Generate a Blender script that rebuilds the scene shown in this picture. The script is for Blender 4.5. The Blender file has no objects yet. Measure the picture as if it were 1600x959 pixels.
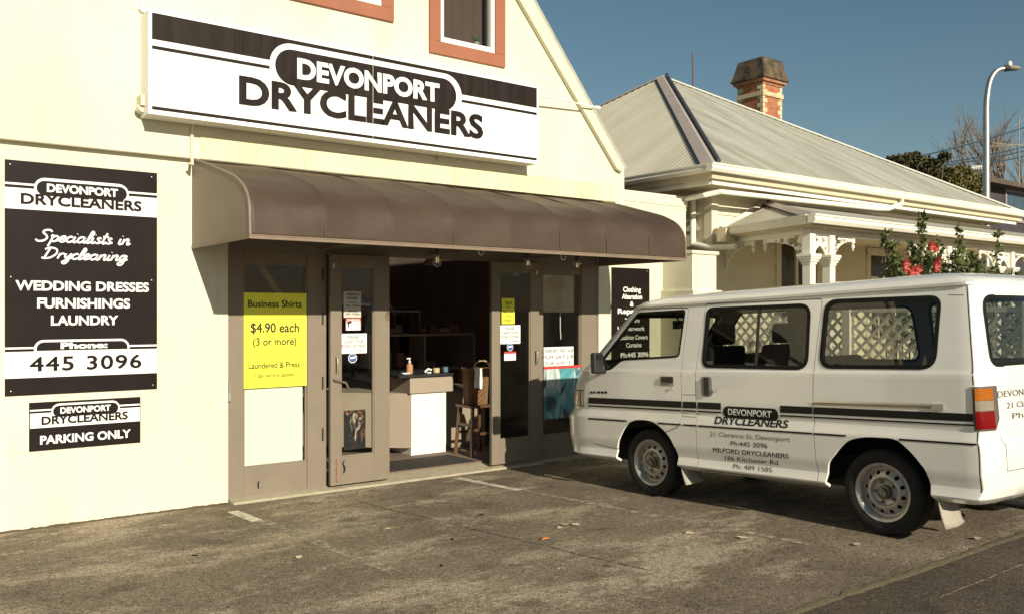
import bpy, bmesh, math, random
from mathutils import Vector, Matrix, noise
R = math.radians
sc = bpy.context.scene
COL = sc.collection
random.seed(7)

# ------------------------------------------------------------------ camera, world, sun, exposure
F, HY, CX = 1380.0, 489.0, 800.0                 # focal length / horizon / centre of the photo, in photo pixels
YAW = math.atan2(1820, 1380)
FW = Vector((math.cos(YAW), math.sin(YAW), 0)); RT = Vector((math.sin(YAW), -math.cos(YAW), 0)); UP = Vector((0, 0, 1))
H0 = 1.73
CAM = Vector((0, -H0*4.604, H0))
SL = 0.04                                         # the forecourt falls towards the shop front
cd = bpy.data.cameras.new('camera'); cam = bpy.data.objects.new('camera', cd); COL.objects.link(cam)
cam.location = CAM
cam.rotation_euler = (R(90), 0, YAW - R(90))
cd.sensor_width = 36; cd.lens = F/1600*36; cd.shift_y = (HY-479.5)/1600; cd.clip_end = 3000
sc.camera = cam

SUN_EL, SUN_AZ = R(22), R(8)
sd = Vector((math.sin(SUN_AZ)*math.cos(SUN_EL), math.cos(SUN_AZ)*math.cos(SUN_EL), -math.sin(SUN_EL)))
sl = bpy.data.lights.new('sun', 'SUN'); sl.energy = 4.8; sl.angle = R(.5); sl.color = (1, .89, .70)
so = bpy.data.objects.new('sun', sl); COL.objects.link(so); so.rotation_euler = sd.to_track_quat('-Z', 'Y').to_euler()
so.location = (-3, -20, 12)
w = bpy.data.worlds.new('World'); sc.world = w; w.use_nodes = True
nt = w.node_tree
sky = nt.nodes.new('ShaderNodeTexSky'); sky.sky_type = 'NISHITA'; sky.sun_disc = False
sky.sun_elevation = SUN_EL; sky.sun_rotation = R(188); sky.air_density = 1.0; sky.dust_density = .35; sky.ozone_density = 1.0
hs = nt.nodes.new('ShaderNodeHueSaturation'); hs.inputs['Saturation'].default_value = 1.05; hs.inputs['Hue'].default_value = .480; hs.inputs['Value'].default_value = .98
nt.links.new(sky.outputs[0], hs.inputs['Color'])
nt.links.new(hs.outputs[0], nt.nodes['Background'].inputs['Color'])
nt.nodes['Background'].inputs['Strength'].default_value = .05
sc.view_settings.view_transform = 'Standard'; sc.view_settings.look = 'None'
sc.view_settings.exposure = .38; sc.view_settings.gamma = 1
sc.render.resolution_x = 1024; sc.render.resolution_y = 613

# ------------------------------------------------------------------ survey: photo pixels to points on known real planes
def ray(x, y): return FW + RT*((x-CX)/F) + UP*((HY-y)/F)
def onY(x, y, Y=0.0):
    r = ray(x, y); return CAM + r*((Y-CAM.y)/r.y)
def onX(x, y, X):
    r = ray(x, y); return CAM + r*((X-CAM.x)/r.x)
def rect4(l, tl, bl, r, tr, br, Y=0.0):
    a, b, c, d = onY(l, tl, Y), onY(l, bl, Y), onY(r, tr, Y), onY(r, br, Y)
    return (a.x+b.x)/2, (c.x+d.x)/2, (b.z+d.z)/2, (a.z+c.z)/2     # x0 x1 z0 z1
def gz(y): return -SL*max(y, -12.0) if y < 0 else 0.0

# ------------------------------------------------------------------ materials
MATS = {}
def M(name, col, rough=.6, var=.08, scale=3.0, bump=0.0, bscale=60.0, metal=0.0, spec=.4, col2=None, stretch=None, coat=0.0, sss=None):
    if name in MATS: return MATS[name]
    m = bpy.data.materials.new(name); m.use_nodes = True
    n, l = m.node_tree.nodes, m.node_tree.links
    b = n['Principled BSDF']
    b.inputs['Roughness'].default_value = rough; b.inputs['Metallic'].default_value = metal
    b.inputs['Specular IOR Level'].default_value = spec
    if coat: b.inputs['Coat Weight'].default_value = coat; b.inputs['Coat Roughness'].default_value = .05
    tc = n.new('ShaderNodeTexCoord'); mp = n.new('ShaderNodeMapping')
    l.new(tc.outputs['Object'], mp.inputs['Vector'])
    if stretch: mp.inputs['Scale'].default_value = stretch
    t = n.new('ShaderNodeTexNoise'); t.inputs['Scale'].default_value = scale; t.inputs['Detail'].default_value = 7; t.inputs['Roughness'].default_value = .62
    l.new(mp.outputs[0], t.inputs['Vector'])
    r = n.new('ShaderNodeValToRGB')
    c2 = col2 if col2 else tuple(min(1, c*(1+var)) for c in col)
    c1 = col if col2 else tuple(c*(1-var) for c in col)
    r.color_ramp.elements[0].position = .32; r.color_ramp.elements[1].position = .68
    r.color_ramp.elements[0].color = (*c1, 1); r.color_ramp.elements[1].color = (*c2, 1)
    l.new(t.outputs['Fac'], r.inputs['Fac']); l.new(r.outputs['Color'], b.inputs['Base Color'])
    if bump:
        t2 = n.new('ShaderNodeTexNoise'); t2.inputs['Scale'].default_value = bscale; t2.inputs['Detail'].default_value = 5
        l.new(mp.outputs[0], t2.inputs['Vector'])
        bp = n.new('ShaderNodeBump'); bp.inputs['Strength'].default_value = bump; bp.inputs['Distance'].default_value = .01
        l.new(t2.outputs['Fac'], bp.inputs['Height']); l.new(bp.outputs[0], b.inputs['Normal'])
    MATS[name] = m; return m

def glass(name, tint=(.82, .86, .84), ior=1.5, boost=1.0):
    m = bpy.data.materials.new(name); m.use_nodes = True
    n, l = m.node_tree.nodes, m.node_tree.links
    n.remove(n['Principled BSDF'])
    tr = n.new('ShaderNodeBsdfTransparent'); tr.inputs[0].default_value = (*tint, 1)
    gl = n.new('ShaderNodeBsdfGlossy'); gl.inputs['Roughness'].default_value = .01; gl.inputs[0].default_value = (1, 1, 1, 1)
    fr = n.new('ShaderNodeFresnel'); ge = n.new('ShaderNodeNewGeometry'); io = n.new('ShaderNodeMix')   # a thin sheet reflects alike from both sides
    io.inputs[2].default_value = ior; io.inputs[3].default_value = 1/ior; l.new(ge.outputs['Backfacing'], io.inputs[0]); l.new(io.outputs[0], fr.inputs[0])
    mu = n.new('ShaderNodeMath'); mu.operation = 'MULTIPLY'; mu.inputs[1].default_value = boost; mu.use_clamp = True
    mx = n.new('ShaderNodeMixShader')
    l.new(fr.outputs[0], mu.inputs[0]); l.new(mu.outputs[0], mx.inputs[0]); l.new(tr.outputs[0], mx.inputs[1]); l.new(gl.outputs[0], mx.inputs[2])
    l.new(mx.outputs[0], n['Material Output'].inputs['Surface'])
    return m

def asphalt(name, a, b, light, speck, patch=1.0, fine=105.0):
    m = bpy.data.materials.new(name); m.use_nodes = True
    n, l = m.node_tree.nodes, m.node_tree.links
    bs = n['Principled BSDF']; bs.inputs['Roughness'].default_value = .9; bs.inputs['Specular IOR Level'].default_value = .25
    tc = n.new('ShaderNodeTexCoord')
    def nz(scale, det=6, rough=.6, st=None):
        mp = n.new('ShaderNodeMapping'); l.new(tc.outputs['Object'], mp.inputs['Vector'])
        if st: mp.inputs['Scale'].default_value = st
        t = n.new('ShaderNodeTexNoise'); t.inputs['Scale'].default_value = scale; t.inputs['Detail'].default_value = det; t.inputs['Roughness'].default_value = rough
        l.new(mp.outputs[0], t.inputs['Vector']); return t.outputs['Fac']
    def ramp(src, p0, p1, c0, c1):
        r = n.new('ShaderNodeValToRGB'); e = r.color_ramp.elements
        e[0].position = p0; e[1].position = p1; e[0].color = (*c0, 1); e[1].color = (*c1, 1)
        l.new(src, r.inputs['Fac']); return r.outputs['Color']
    def mix(f, c0, c1, mode='MIX'):
        x = n.new('ShaderNodeMixRGB'); x.blend_type = mode
        if isinstance(f, float): x.inputs[0].default_value = f
        else: l.new(f, x.inputs[0])
        for i, c in ((1, c0), (2, c1)):
            if isinstance(c, tuple): x.inputs[i].default_value = (*c, 1)
            else: l.new(c, x.inputs[i])
        return x.outputs[0]
    c = ramp(nz(.9, 8, .65, (1, .55, 1)), .35, .68, a, b)
    pf = ramp(nz(1.35, 10, .78, (.6, 1.1, 1)), .50, .60, (0, 0, 0), (patch, patch, patch))
    c = mix(pf, c, light)
    st = ramp(nz(2.6, 3, .5), .60, .70, (0, 0, 0), (.55, .55, .55)); c = mix(st, c, tuple(q*.55 for q in a))
    dr = ramp(nz(7.5, 2, .4, (1, 1.1, 1)), .70, .76, (0, 0, 0), (.7, .7, .7)); c = mix(dr, c, tuple(q*.42 for q in a))
    g = ramp(nz(fine, 3, .85), .36, .64, (.16, .15, .14), (2.0, 1.99, 1.95))
    c = mix(1.0, c, g, 'MULTIPLY')
    g2 = ramp(nz(30, 7, .8), .36, .64, (.50, .49, .48), (1.48, 1.48, 1.45))
    c = mix(.9, c, g2, 'MULTIPLY')
    vo = n.new('ShaderNodeTexVoronoi'); vo.inputs['Scale'].default_value = 62; l.new(tc.outputs['Object'], vo.inputs['Vector'])
    sp = ramp(vo.outputs['Distance'], .10, .17, (speck,)*3, (0, 0, 0))
    rn = ramp(nz(9, 2, .5), .52, .6, (0, 0, 0), (1, 1, 1))
    spm = mix(1.0, sp, rn, 'MULTIPLY')
    c = mix(spm, c, (.42, .38, .29))
    l.new(c, bs.inputs['Base Color'])
    bp = n.new('ShaderNodeBump'); bp.inputs['Strength'].default_value = .55; bp.inputs['Distance'].default_value = .006
    l.new(nz(fine*.8, 3, .8), bp.inputs['Height']); l.new(bp.outputs[0], bs.inputs['Normal'])
    return m

def worn_paint(name, col, thr, scale=9.0):
    m = M(name, col, .8, .15, 6)
    n, l = m.node_tree.nodes, m.node_tree.links
    tc = n.new('ShaderNodeTexCoord'); t = n.new('ShaderNodeTexNoise'); t.inputs['Scale'].default_value = scale; t.inputs['Detail'].default_value = 9; t.inputs['Roughness'].default_value = .75
    l.new(tc.outputs['Object'], t.inputs['Vector'])
    r = n.new('ShaderNodeValToRGB'); r.color_ramp.elements[0].position = thr; r.color_ramp.elements[1].position = thr+.12
    l.new(t.outputs['Fac'], r.inputs['Fac']); l.new(r.outputs['Color'], n['Principled BSDF'].inputs['Alpha'])
    return m

cream = M('cream_render', (.60, .58, .45), .85, .06, 1.5, .3, 28, col2=(.735, .712, .56), stretch=(1.2, 1, .3))
cream_band = M('cream_fascia', (.66, .61, .37), .8, .05, 2.2, .1, 30, col2=(.72, .67, .46), stretch=(1, 1, .25))
barge_m = M('barge_paint', (.68, .645, .47), .7, .05, 2)
white_p = M('white_paint', (.80, .79, .74), .55, .04, 3)
sign_w = M('sign_white', (.83, .84, .82), .45, .02, 2)
sign_b = M('sign_black', (.0085, .0058, .0052), .5, .25, 2.5, col2=(.0145, .0105, .0092), spec=.12)
sign_b2 = M('sign_weathered_black', (.011, .0078, .0072), .55, .3, 3.5, col2=(.028, .0215, .0185), spec=.12, stretch=(4, 1, .35))
greyd = M('taupe_joinery', (.20, .168, .128), .55, .06, 4, .05, 40)
greyd2 = M('taupe_dark', (.16, .13, .105), .6, .08, 4)
brickred = M('terracotta_trim', (.30, .115, .065), .7, .08, 4)
black = M('black_rubber', (.006, .006, .006), .6, .2, 8, spec=.2)
blackp = M('black_plastic', (.02, .02, .021), .45, .2, 8)
steel = M('galvanised_steel', (.42, .42, .40), .4, .15, 12, metal=.75)
chrome = M('dull_chrome', (.55, .54, .5), .25, .1, 12, metal=.9)
awn_m = M('brown_vinyl', (.056, .0365, .0265), .55, .10, 1.4, .10, 5, spec=.28, col2=(.076, .052, .038))
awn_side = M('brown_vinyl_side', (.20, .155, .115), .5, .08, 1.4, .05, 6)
awn_trim = M('awning_piping', (.20, .155, .11), .55, .1, 6)
vanpaint = M('van_white_paint', (.725, .72, .685), .30, .03, 1.2, coat=.9, col2=(.775, .77, .735))
vanin = M('van_trim_beige', (.36, .33, .27), .8, .1, 4)
vandark = M('van_dark_trim', (.022, .021, .021), .75, .2, 6)
decal_k = M('decal_charcoal', (.010, .009, .009), .45, .12, 3, spec=.25)
decal_g = M('decal_grey', (.12, .10, .085), .45, .1, 3)
vangl = glass('van_glass', (.63, .65, .61), 1.5, .9)
shopgl = glass('shop_glass', (.92, .93, .90), 1.5, .40)
roof_m = M('galvanised_roofing', (.28, .275, .225), .62, .14, 2.4, 0, col2=(.43, .44, .385), stretch=(1.6, .28, .28), spec=.35)
roof_cap = M('ridge_flashing', (.40, .345, .31), .6, .06, 3)
wbm = M('cream_weatherboard', (.68, .635, .49), .65, .05, 3)
white_t = M('white_timber', (.76, .735, .64), .55, .05, 4)
under_m = M('soffit_paint', (.55, .48, .34), .7, .06, 4)
floor_m = M('shop_carpet', (.17, .13, .10), .95, .15, 30)
dark_in = M('interior_brown', (.34, .25, .20), .85, .15, 2)
timber = M('stool_timber', (.12, .055, .03), .45, .3, 9, stretch=(1, 1, .2))
paper = M('white_paper', (.82, .82, .80), .7, .015, 3)
ink = M('black_ink', (.02, .02, .02), .6, .1, 8)
yellow = M('yellow_card', (.86, .86, .06), .5, .02, 3)
redp = M('red_paint', (.55, .05, .04), .5, .1, 6)

# ------------------------------------------------------------------ mesh helpers
class MB:
    def __init__(s): s.bm = bmesh.new()
    def face(s, pts):
        return s.bm.faces.new([s.bm.verts.new(p) for p in pts])
    def box(s, x0, x1, y0, y1, z0, z1):
        v = [s.bm.verts.new(p) for p in ((x0,y0,z0),(x1,y0,z0),(x1,y1,z0),(x0,y1,z0),(x0,y0,z1),(x1,y0,z1),(x1,y1,z1),(x0,y1,z1))]
        for f in ((0,3,2,1),(4,5,6,7),(0,1,5,4),(1,2,6,5),(2,3,7,6),(3,0,4,7)): s.bm.faces.new([v[i] for i in f])
        return s
    def prism(s, pts, vec):
        vec = Vector(vec); a = [s.bm.verts.new(p) for p in pts]; b = [s.bm.verts.new(Vector(p)+vec) for p in pts]
        s.bm.faces.new(a); s.bm.faces.new(b[::-1])
        for i in range(len(a)):
            j = (i+1) % len(a); s.bm.faces.new((a[j], a[i], b[i], b[j]))
        return s
    def bar(s, p, q, wd, ht, up=(0, 0, 1)):
        p, q = Vector(p), Vector(q); d = (q-p).normalized(); u = Vector(up)
        sx = d.cross(u)
        if sx.length < 1e-4: sx = d.cross(Vector((1, 0, 0)))
        sx.normalize(); u = sx.cross(d)
        c = [p+sx*a*wd/2+u*b*ht/2 for a, b in ((-1,-1),(1,-1),(1,1),(-1,1))]
        return s.prism(c, q-p)
    def tube(s, pts, r, seg=8, closed=False, flat=None):
        pts = [Vector(p) for p in pts]; n = len(pts); rs = r if isinstance(r, (list, tuple)) else [r]*n
        rings = []; prev = None
        for i, p in enumerate(pts):
            if closed: d = pts[(i+1) % n]-pts[i-1]
            else: d = pts[min(i+1, n-1)]-pts[max(i-1, 0)]
            d = d.normalized() if d.length > 1e-9 else Vector((0, 0, 1))
            if prev is None:
                a = Vector((0, 0, 1)) if abs(d.z) < .9 else Vector((1, 0, 0)); u = d.cross(a).normalized()
            else:
                u = prev - d*prev.dot(d); u = u.normalized() if u.length > 1e-6 else d.orthogonal().normalized()
            prev = u; v = d.cross(u); ring = []
            for k in range(seg):
                t = 2*math.pi*k/seg; o = (u*math.cos(t)+v*math.sin(t))*rs[i]
                if flat: o = Vector((o.x*flat[0], o.y*flat[1], o.z*flat[2]))
                ring.append(s.bm.verts.new(p+o))
            rings.append(ring)
        for i in range(n if closed else n-1):
            a, b = rings[i], rings[(i+1) % n]
            for k in range(seg): s.bm.faces.new((a[k], a[(k+1) % seg], b[(k+1) % seg], b[k]))
        if not closed: s.bm.faces.new(rings[0][::-1]); s.bm.faces.new(rings[-1])
        return s
    def lathe(s, prof, c=(0, 0, 0), axis='Z', seg=24, closed=False):
        c = Vector(c); rings = []
        for r, h in prof:
            ring = []
            for k in range(seg):
                t = 2*math.pi*k/seg; a, b = r*math.cos(t), r*math.sin(t)
                o = Vector((a, b, h)) if axis == 'Z' else (Vector((h, a, b)) if axis == 'X' else Vector((a, h, b)))
                ring.append(s.bm.verts.new(c+o))
            rings.append(ring)
        m = len(rings)
        for i in range(m if closed else m-1):
            a, b = rings[i], rings[(i+1) % m]
            for k in range(seg): s.bm.faces.new((a[k], a[(k+1) % seg], b[(k+1) % seg], b[k]))
        if not closed:
            for rg, pr in ((rings[0], prof[0]), (rings[-1], prof[-1])):
                if pr[0] > 1e-5: s.bm.faces.new(rg)
        bmesh.ops.remove_doubles(s.bm, verts=s.bm.verts, dist=1e-6)
        return s
    def grid(s, rows):
        vv = [[s.bm.verts.new(p) for p in r] for r in rows]
        for i in range(len(vv)-1):
            for j in range(len(vv[0])-1): s.bm.faces.new((vv[i][j], vv[i][j+1], vv[i+1][j+1], vv[i+1][j]))
        return s
    def mesh(s, name, norm=True):
        if norm: bmesh.ops.recalc_face_normals(s.bm, faces=s.bm.faces)
        me = bpy.data.meshes.new(name); s.bm.to_mesh(me); s.bm.free(); return me
    def build(s, name, mat, parent=None, smooth=False, bevel=0, norm=True, ang=35):
        return add(name, s.mesh(name, norm), mat, parent, smooth, bevel, ang)

def wloc(o):
    m = o.matrix_parent_inverse.copy() if False else None
    return o
def worldmat(o):
    m = Matrix.LocRotScale(o.location, o.rotation_euler, o.scale)
    if o.parent: m = worldmat(o.parent) @ o.matrix_parent_inverse @ m
    return m
def add(name, me, mat, parent=None, smooth=False, bevel=0, ang=35):
    if not me.materials: me.materials.append(mat)
    o = bpy.data.objects.new(name, me); COL.objects.link(o)
    if parent:
        o.parent = parent; o.matrix_parent_inverse = worldmat(parent).inverted()
    if smooth:
        me.shade_smooth(); me.set_sharp_from_angle(angle=R(ang))
    if bevel:
        b = o.modifiers.new('bevel', 'BEVEL'); b.width = bevel; b.segments = 2; b.limit_method = 'ANGLE'; b.angle_limit = R(40)
    return o
def addl(name, me, mat, parent, smooth=False, bevel=0, ang=35):   # mesh already in its parent's own space
    o = add(name, me, mat, None, smooth, bevel, ang); o.parent = parent; return o
def thing(name, label, cat, loc=(0, 0, 0), group=None, rot=(0, 0, 0)):
    o = bpy.data.objects.new(name, None); COL.objects.link(o); o.location = loc; o.rotation_euler = rot
    o.empty_display_size = .2
    return tag(o, label, cat, group)
def tag(o, label, cat, group=None):
    o['label'] = label; o['category'] = cat
    if group: o['group'] = group
    return o
def struct(o): o['kind'] = 'structure'; return o
def copy_tree(o, parent=None):
    c = o.copy(); COL.objects.link(c)
    if parent: c.parent = parent
    for ch in list(o.children): copy_tree(ch, c)
    return c
def round_poly(pts, r, seg=5):
    out = []; n = len(pts); rs = r if isinstance(r, (list, tuple)) else [r]*n
    for i in range(n):
        p, a, b = Vector(pts[i]), Vector(pts[i-1]), Vector(pts[(i+1) % n])
        d1, d2 = (a-p), (b-p); k = min(rs[i], d1.length*.45, d2.length*.45)
        if k < 1e-4: out.append(tuple(p)); continue
        p1, p2 = p+d1.normalized()*k, p+d2.normalized()*k
        for j in range(seg+1):
            t = j/seg; q = p1*(1-t)**2 + p*2*t*(1-t) + p2*t*t; out.append(tuple(q))
    return out
def pill(x0, x1, z0, z1, r=None, top_only=False, seg=10):
    r = min((z1-z0)/2, (x1-x0)/2) if r is None else r
    p = []
    cs = [(x1-r, z1-r, 0), (x0+r, z1-r, 90)] + ([] if top_only else [(x0+r, z0+r, 180), (x1-r, z0+r, 270)])
    for cx, cz, a in cs:
        for k in range(seg+1):
            t = R(a+90*k/seg); p.append((cx+r*math.cos(t), cz+r*math.sin(t)))
    if top_only: p += [(x0, z0), (x1, z0)]
    return p
def evalmesh(o):
    dg = bpy.context.evaluated_depsgraph_get(); dg.update()
    return bpy.data.meshes.new_from_object(o.evaluated_get(dg))
def fill2d(loops, ext=.0):
    """outer loop plus hole loops in 2-D, filled (and thickened): returns a mesh in the XY plane"""
    cu = bpy.data.curves.new('outline', 'CURVE'); cu.dimensions = '2D'; cu.fill_mode = 'BOTH'; cu.extrude = ext
    for lp in loops:
        s = cu.splines.new('POLY'); s.points.add(len(lp)-1)
        for p, q in zip(s.points, lp): p.co = (q[0], q[1], 0, 1)
        s.use_cyclic_u = True
    o = bpy.data.objects.new('outline', cu); COL.objects.link(o)
    me = evalmesh(o); bpy.data.objects.remove(o); bpy.data.curves.remove(cu); me.materials.clear()
    return me
def xform(me, f):
    for v in me.vertices: v.co = f(v.co)
    me.update(); return me
def wall_with_holes(name, loops, y0, th, mat, parent):
    me = fill2d(loops, th/2)
    xform(me, lambda c: Vector((c.x, y0+th/2+c.z, c.y)))
    bm = bmesh.new(); bm.from_mesh(me); bmesh.ops.remove_doubles(bm, verts=bm.verts, dist=1e-5); bmesh.ops.recalc_face_normals(bm, faces=bm.faces); bm.to_mesh(me); bm.free()
    return add(name, me, mat, parent)
def rrect(x0, x1, z0, z1): return [(x0, z0), (x1, z0), (x1, z1), (x0, z1)]

# lettering: Blender's built-in face, fitted to a measured box (z0 = base line, z1 = cap height)
_cap = {}
def glyphs(s, bold=0.0, shear=0.0, space=1.0):
    cu = bpy.data.curves.new('text', 'FONT'); cu.body = s; cu.shear = shear; cu.space_character = space; cu.resolution_u = 4
    o = bpy.data.objects.new('text', cu); COL.objects.link(o); me = evalmesh(o)
    bpy.data.objects.remove(o); bpy.data.curves.remove(cu)
    if bold:
        bm = bmesh.new(); bm.from_mesh(me); bmesh.ops.remove_doubles(bm, verts=bm.verts, dist=1e-5); mv = {}
        for e in bm.edges:
            if len(e.link_faces) != 1: continue
            f = e.link_faces[0]; d = (e.verts[1].co-e.verts[0].co).normalized(); n_ = Vector((d.y, -d.x, 0))
            if n_.dot(f.calc_center_median()-e.verts[0].co) > 0: n_ = -n_
            for v in e.verts: mv.setdefault(v, []).append(n_)
        for v, ns in mv.items():
            a_ = sum(ns, Vector()); L_ = a_.length
            if L_ < 1e-3: continue
            a_ /= L_; v.co += a_*bold*min(1.5, 1/max(.5, a_.dot(ns[0])))
        bm.to_mesh(me); bm.free()
    vs = [v.co.copy() for v in me.vertices]; fs = [tuple(p.vertices) for p in me.polygons]; bpy.data.meshes.remove(me)
    return vs, fs
def cap(bold):
    if bold not in _cap:
        v, f = glyphs('H', bold); _cap[bold] = (min(p.y for p in v), max(p.y for p in v))
    return _cap[bold]
class LET:
    def __init__(s): s.v, s.f, s.items = [], [], []
    def map(s, txt, fn, bold=0.0, shear=0.0, space=1.0):
        s.items.append(len(s.f)); vs, fs = glyphs(txt, bold, shear, space); a, b = min(p.x for p in vs), max(p.x for p in vs); c0, c1 = cap(bold); n = len(s.v)
        for p in vs: s.v.append(fn((p.x-a)/(b-a), (p.y-c0)/(c1-c0)))
        s.f += [tuple(i+n for i in f) for f in fs]; return s
    def rect(s, txt, r, y, bold=0.0, shear=0.0, space=1.0):
        x0, x1, z0, z1 = r
        return s.map(txt, lambda a, b: Vector((x0+(x1-x0)*a, y, z0+(z1-z0)*b)), bold, shear, space)
    def build(s, name, mat, parent=None):
        ends = s.items[1:]+[len(s.f)]; out = None
        for i0, i1 in zip(s.items, ends):            # every line of writing is a part of its own
            fs = s.f[i0:i1]; used = sorted({i for f in fs for i in f}); ix = {v: k for k, v in enumerate(used)}
            me = bpy.data.meshes.new(name); me.from_pydata([tuple(s.v[i]) for i in used], [], [tuple(ix[i] for i in f) for f in fs]); me.update()
            out = add(name, me, mat, parent)
        return out
    def mesh(s, name):
        me = bpy.data.meshes.new(name); me.from_pydata([tuple(v) for v in s.v], [], s.f); me.update(); return me

# brush script strokes
SCRIPT = {
 'S': (.80, [[(.78,.84),(.62,1),(.36,.95),(.30,.75),(.5,.55),(.6,.3),(.45,.05),(.15,0),(0,.16)]]),
 'D': (.84, [[(.27,.93),(.13,.06)], [(.0,.84),(.3,1),(.64,.85),(.70,.45),(.45,.08),(.1,0),(-.02,.1)]]),
 'p': (.50, [[(.0,.46),(.12,.5),(.0,-.45)], [(.08,.33),(.28,.5),(.42,.36),(.35,.08),(.16,.02),(.06,.14)], [(.35,.08),(.52,.14)]]),
 'e': (.40, [[(.02,.2),(.28,.3),(.32,.45),(.2,.5),(.05,.34),(.06,.08),(.2,0),(.42,.14)]]),
 'c': (.38, [[(.34,.42),(.22,.5),(.06,.34),(.05,.1),(.2,0),(.40,.14)]]),
 'i': (.26, [[(.09,.5),(.04,.1),(.13,0),(.28,.14)], [(.16,.74),(.17,.77)]]),
 'a': (.54, [[(.38,.42),(.22,.5),(.06,.35),(.05,.09),(.18,0),(.34,.16),(.42,.5)], [(.42,.5),(.37,.1),(.45,0),(.56,.14)]]),
 'l': (.26, [[(.02,.12),(.28,.74),(.27,.98),(.16,.95),(.05,.1),(.14,0),(.28,.14)]]),
 's': (.37, [[(.30,.42),(.19,.5),(.09,.41),(.17,.28),(.25,.15),(.16,.01),(.0,.07)], [(.20,.02),(.38,.12)]]),
 't': (.28, [[(.2,.95),(.07,.12),(.16,0),(.3,.14)], [(.0,.62),(.33,.64)]]),
 'n': (.46, [[(.06,.5),(.0,0)], [(.03,.25),(.2,.48),(.32,.44),(.28,.08),(.36,0),(.48,.14)]]),
 'r': (.34, [[(.08,.5),(.02,.0)], [(.05,.28),(.18,.48),(.33,.45)]]),
 'y': (.44, [[(.06,.5),(.06,.18),(.18,.1),(.36,.46)], [(.38,.5),(.28,-.25),(.12,-.45),(.0,-.3),(.28,-.02),(.46,.14)]]),
 'g': (.46, [[(.38,.42),(.22,.5),(.06,.35),(.05,.1),(.18,.02),(.36,.42)], [(.4,.5),(.29,-.28),(.13,-.45),(.0,-.3),(.28,-.02),(.5,.14)]]),
 ' ': (.36, []),
}
def smooth_path(p, n=5):
    if len(p) < 3: return p
    q = [p[0]]+list(p)+[p[-1]]; out = []
    for i in range(1, len(q)-2):
        a, b, c, d = (Vector(x) for x in q[i-1:i+3])
        for k in range(n):
            t = k/n; out.append(tuple(.5*((2*b)+(c-a)*t+(2*a-5*b+4*c-d)*t*t+(3*b-a-3*c+d)*t**3)))
    return out+[p[-1]]
def script_text(mb, txt, r, y, wd=.07):
    x0, x1, z0, z1 = r; tot = sum(SCRIPT[c][0] for c in txt); h = z1-z0
    k = (x1-x0)/(tot+.15); cx = x0
    for c in txt:
        adv, st = SCRIPT[c]
        for s in st:
            p = [(cx+(a+.22*b)*k, y, z0+b*h) for a, b in smooth_path(s)]
            mb.tube(p, wd*h, 7, flat=(1, .12, 1))
        cx += adv*k

# ================================================================== GROUND
asph = asphalt('weathered_asphalt', (.132, .107, .081), (.235, .194, .145), (.345, .295, .225), .62)
road_m = asphalt('dark_road_asphalt', (.072, .058, .047), (.105, .086, .068), (.12, .10, .085), .25, .35, 120)
g = MB(); ys = [-500, -60, -12] + [-12+.5*i for i in range(1, 24)] + [0, 3, 60, 500]
g.grid([[(x, y, gz(y)) for x in (-500, -40, -6, 0, 3, 6, 9, 20, 60, 500)] for y in ys])
struct(g.build('ground', asph))

g = MB()
edge = lambda x: -5.27+.02*noise.noise((x*.9, 4, 0))+.010*noise.noise((x*5, 1, 0))
ey = [edge(-6+i*.2) for i in range(141)]
rows = [[], [], []]
for i in range(141):
    x = -6+i*.2
    rows[0].append((x, -11.9, gz(-11.9)+.006)); rows[1].append((x, -6, gz(-6)+.006)); rows[2].append((x, ey[i], gz(ey[i])+.006))
g.grid(rows); struct(g.build('road', road_m))
moss = M('mossy_joint', (.10, .085, .05), .95, .3, 45, .5, 120, col2=(.235, .20, .12))
g = MB(); rr = [[], [], []]
for i in range(701):
    x = -6+i*.04; e = edge(x)
    wd = .05+.03*noise.noise((x*9, 5, 0))
    rr[0].append((x, e-wd*.5, gz(e)+.008)); rr[1].append((x, e, gz(e)+.011+.006*noise.noise((x*14, 8, 0)))); rr[2].append((x, e+wd, gz(e)+.0015))
g.grid(rr); struct(g.build('kerb', moss, smooth=True))
g = MB(); rr = [[], []]
for i in range(120):
    x = 4.5+i*.05; e = -5.62+.06*noise.noise((x*1.6, 0, 3)); wd = .012+.012*noise.noise((x*6, 2, 0))
    rr[0].append((x, e, gz(e)+.0095)); rr[1].append((x, e+max(.004, wd), gz(e)+.0095))
g.grid(rr); struct(g.build('road_seam', worn_paint('pale_seam', (.25, .21, .14), .40, 8)))
paint1 = worn_paint('worn_white_paint', (.62, .58, .46), .34)
paint2 = worn_paint('nearly_gone_paint', (.38, .33, .24), .43, 14)
def marking(name, x, y0, y1, wd, mat, dz=.004, sk=0.0):
    g = MB(); n = 24
    g.grid([[(x+sk*(y0+(y1-y0)*i/n)-wd/2, y0+(y1-y0)*i/n, gz(y0+(y1-y0)*i/n)+dz), (x+sk*(y0+(y1-y0)*i/n)+wd/2, y0+(y1-y0)*i/n, gz(y0+(y1-y0)*i/n)+dz)] for i in range(n+1)])
    return struct(g.build(name, mat))
marking('parking_line', 2.69, -.42, -1.0, .10, paint1)
marking('parking_line', 2.72, -1.0, -3.2, .09, paint2)
marking('parking_line', 5.11, -.28, -1.35, .09, paint1)
marking('parking_line', 5.13, -1.35, -3.1, .08, paint2)
marking('parking_line', 5.18, -3.75, -4.45, .07, worn_paint('faded_white_paint', (.40, .36, .27), .42, 12))
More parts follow.
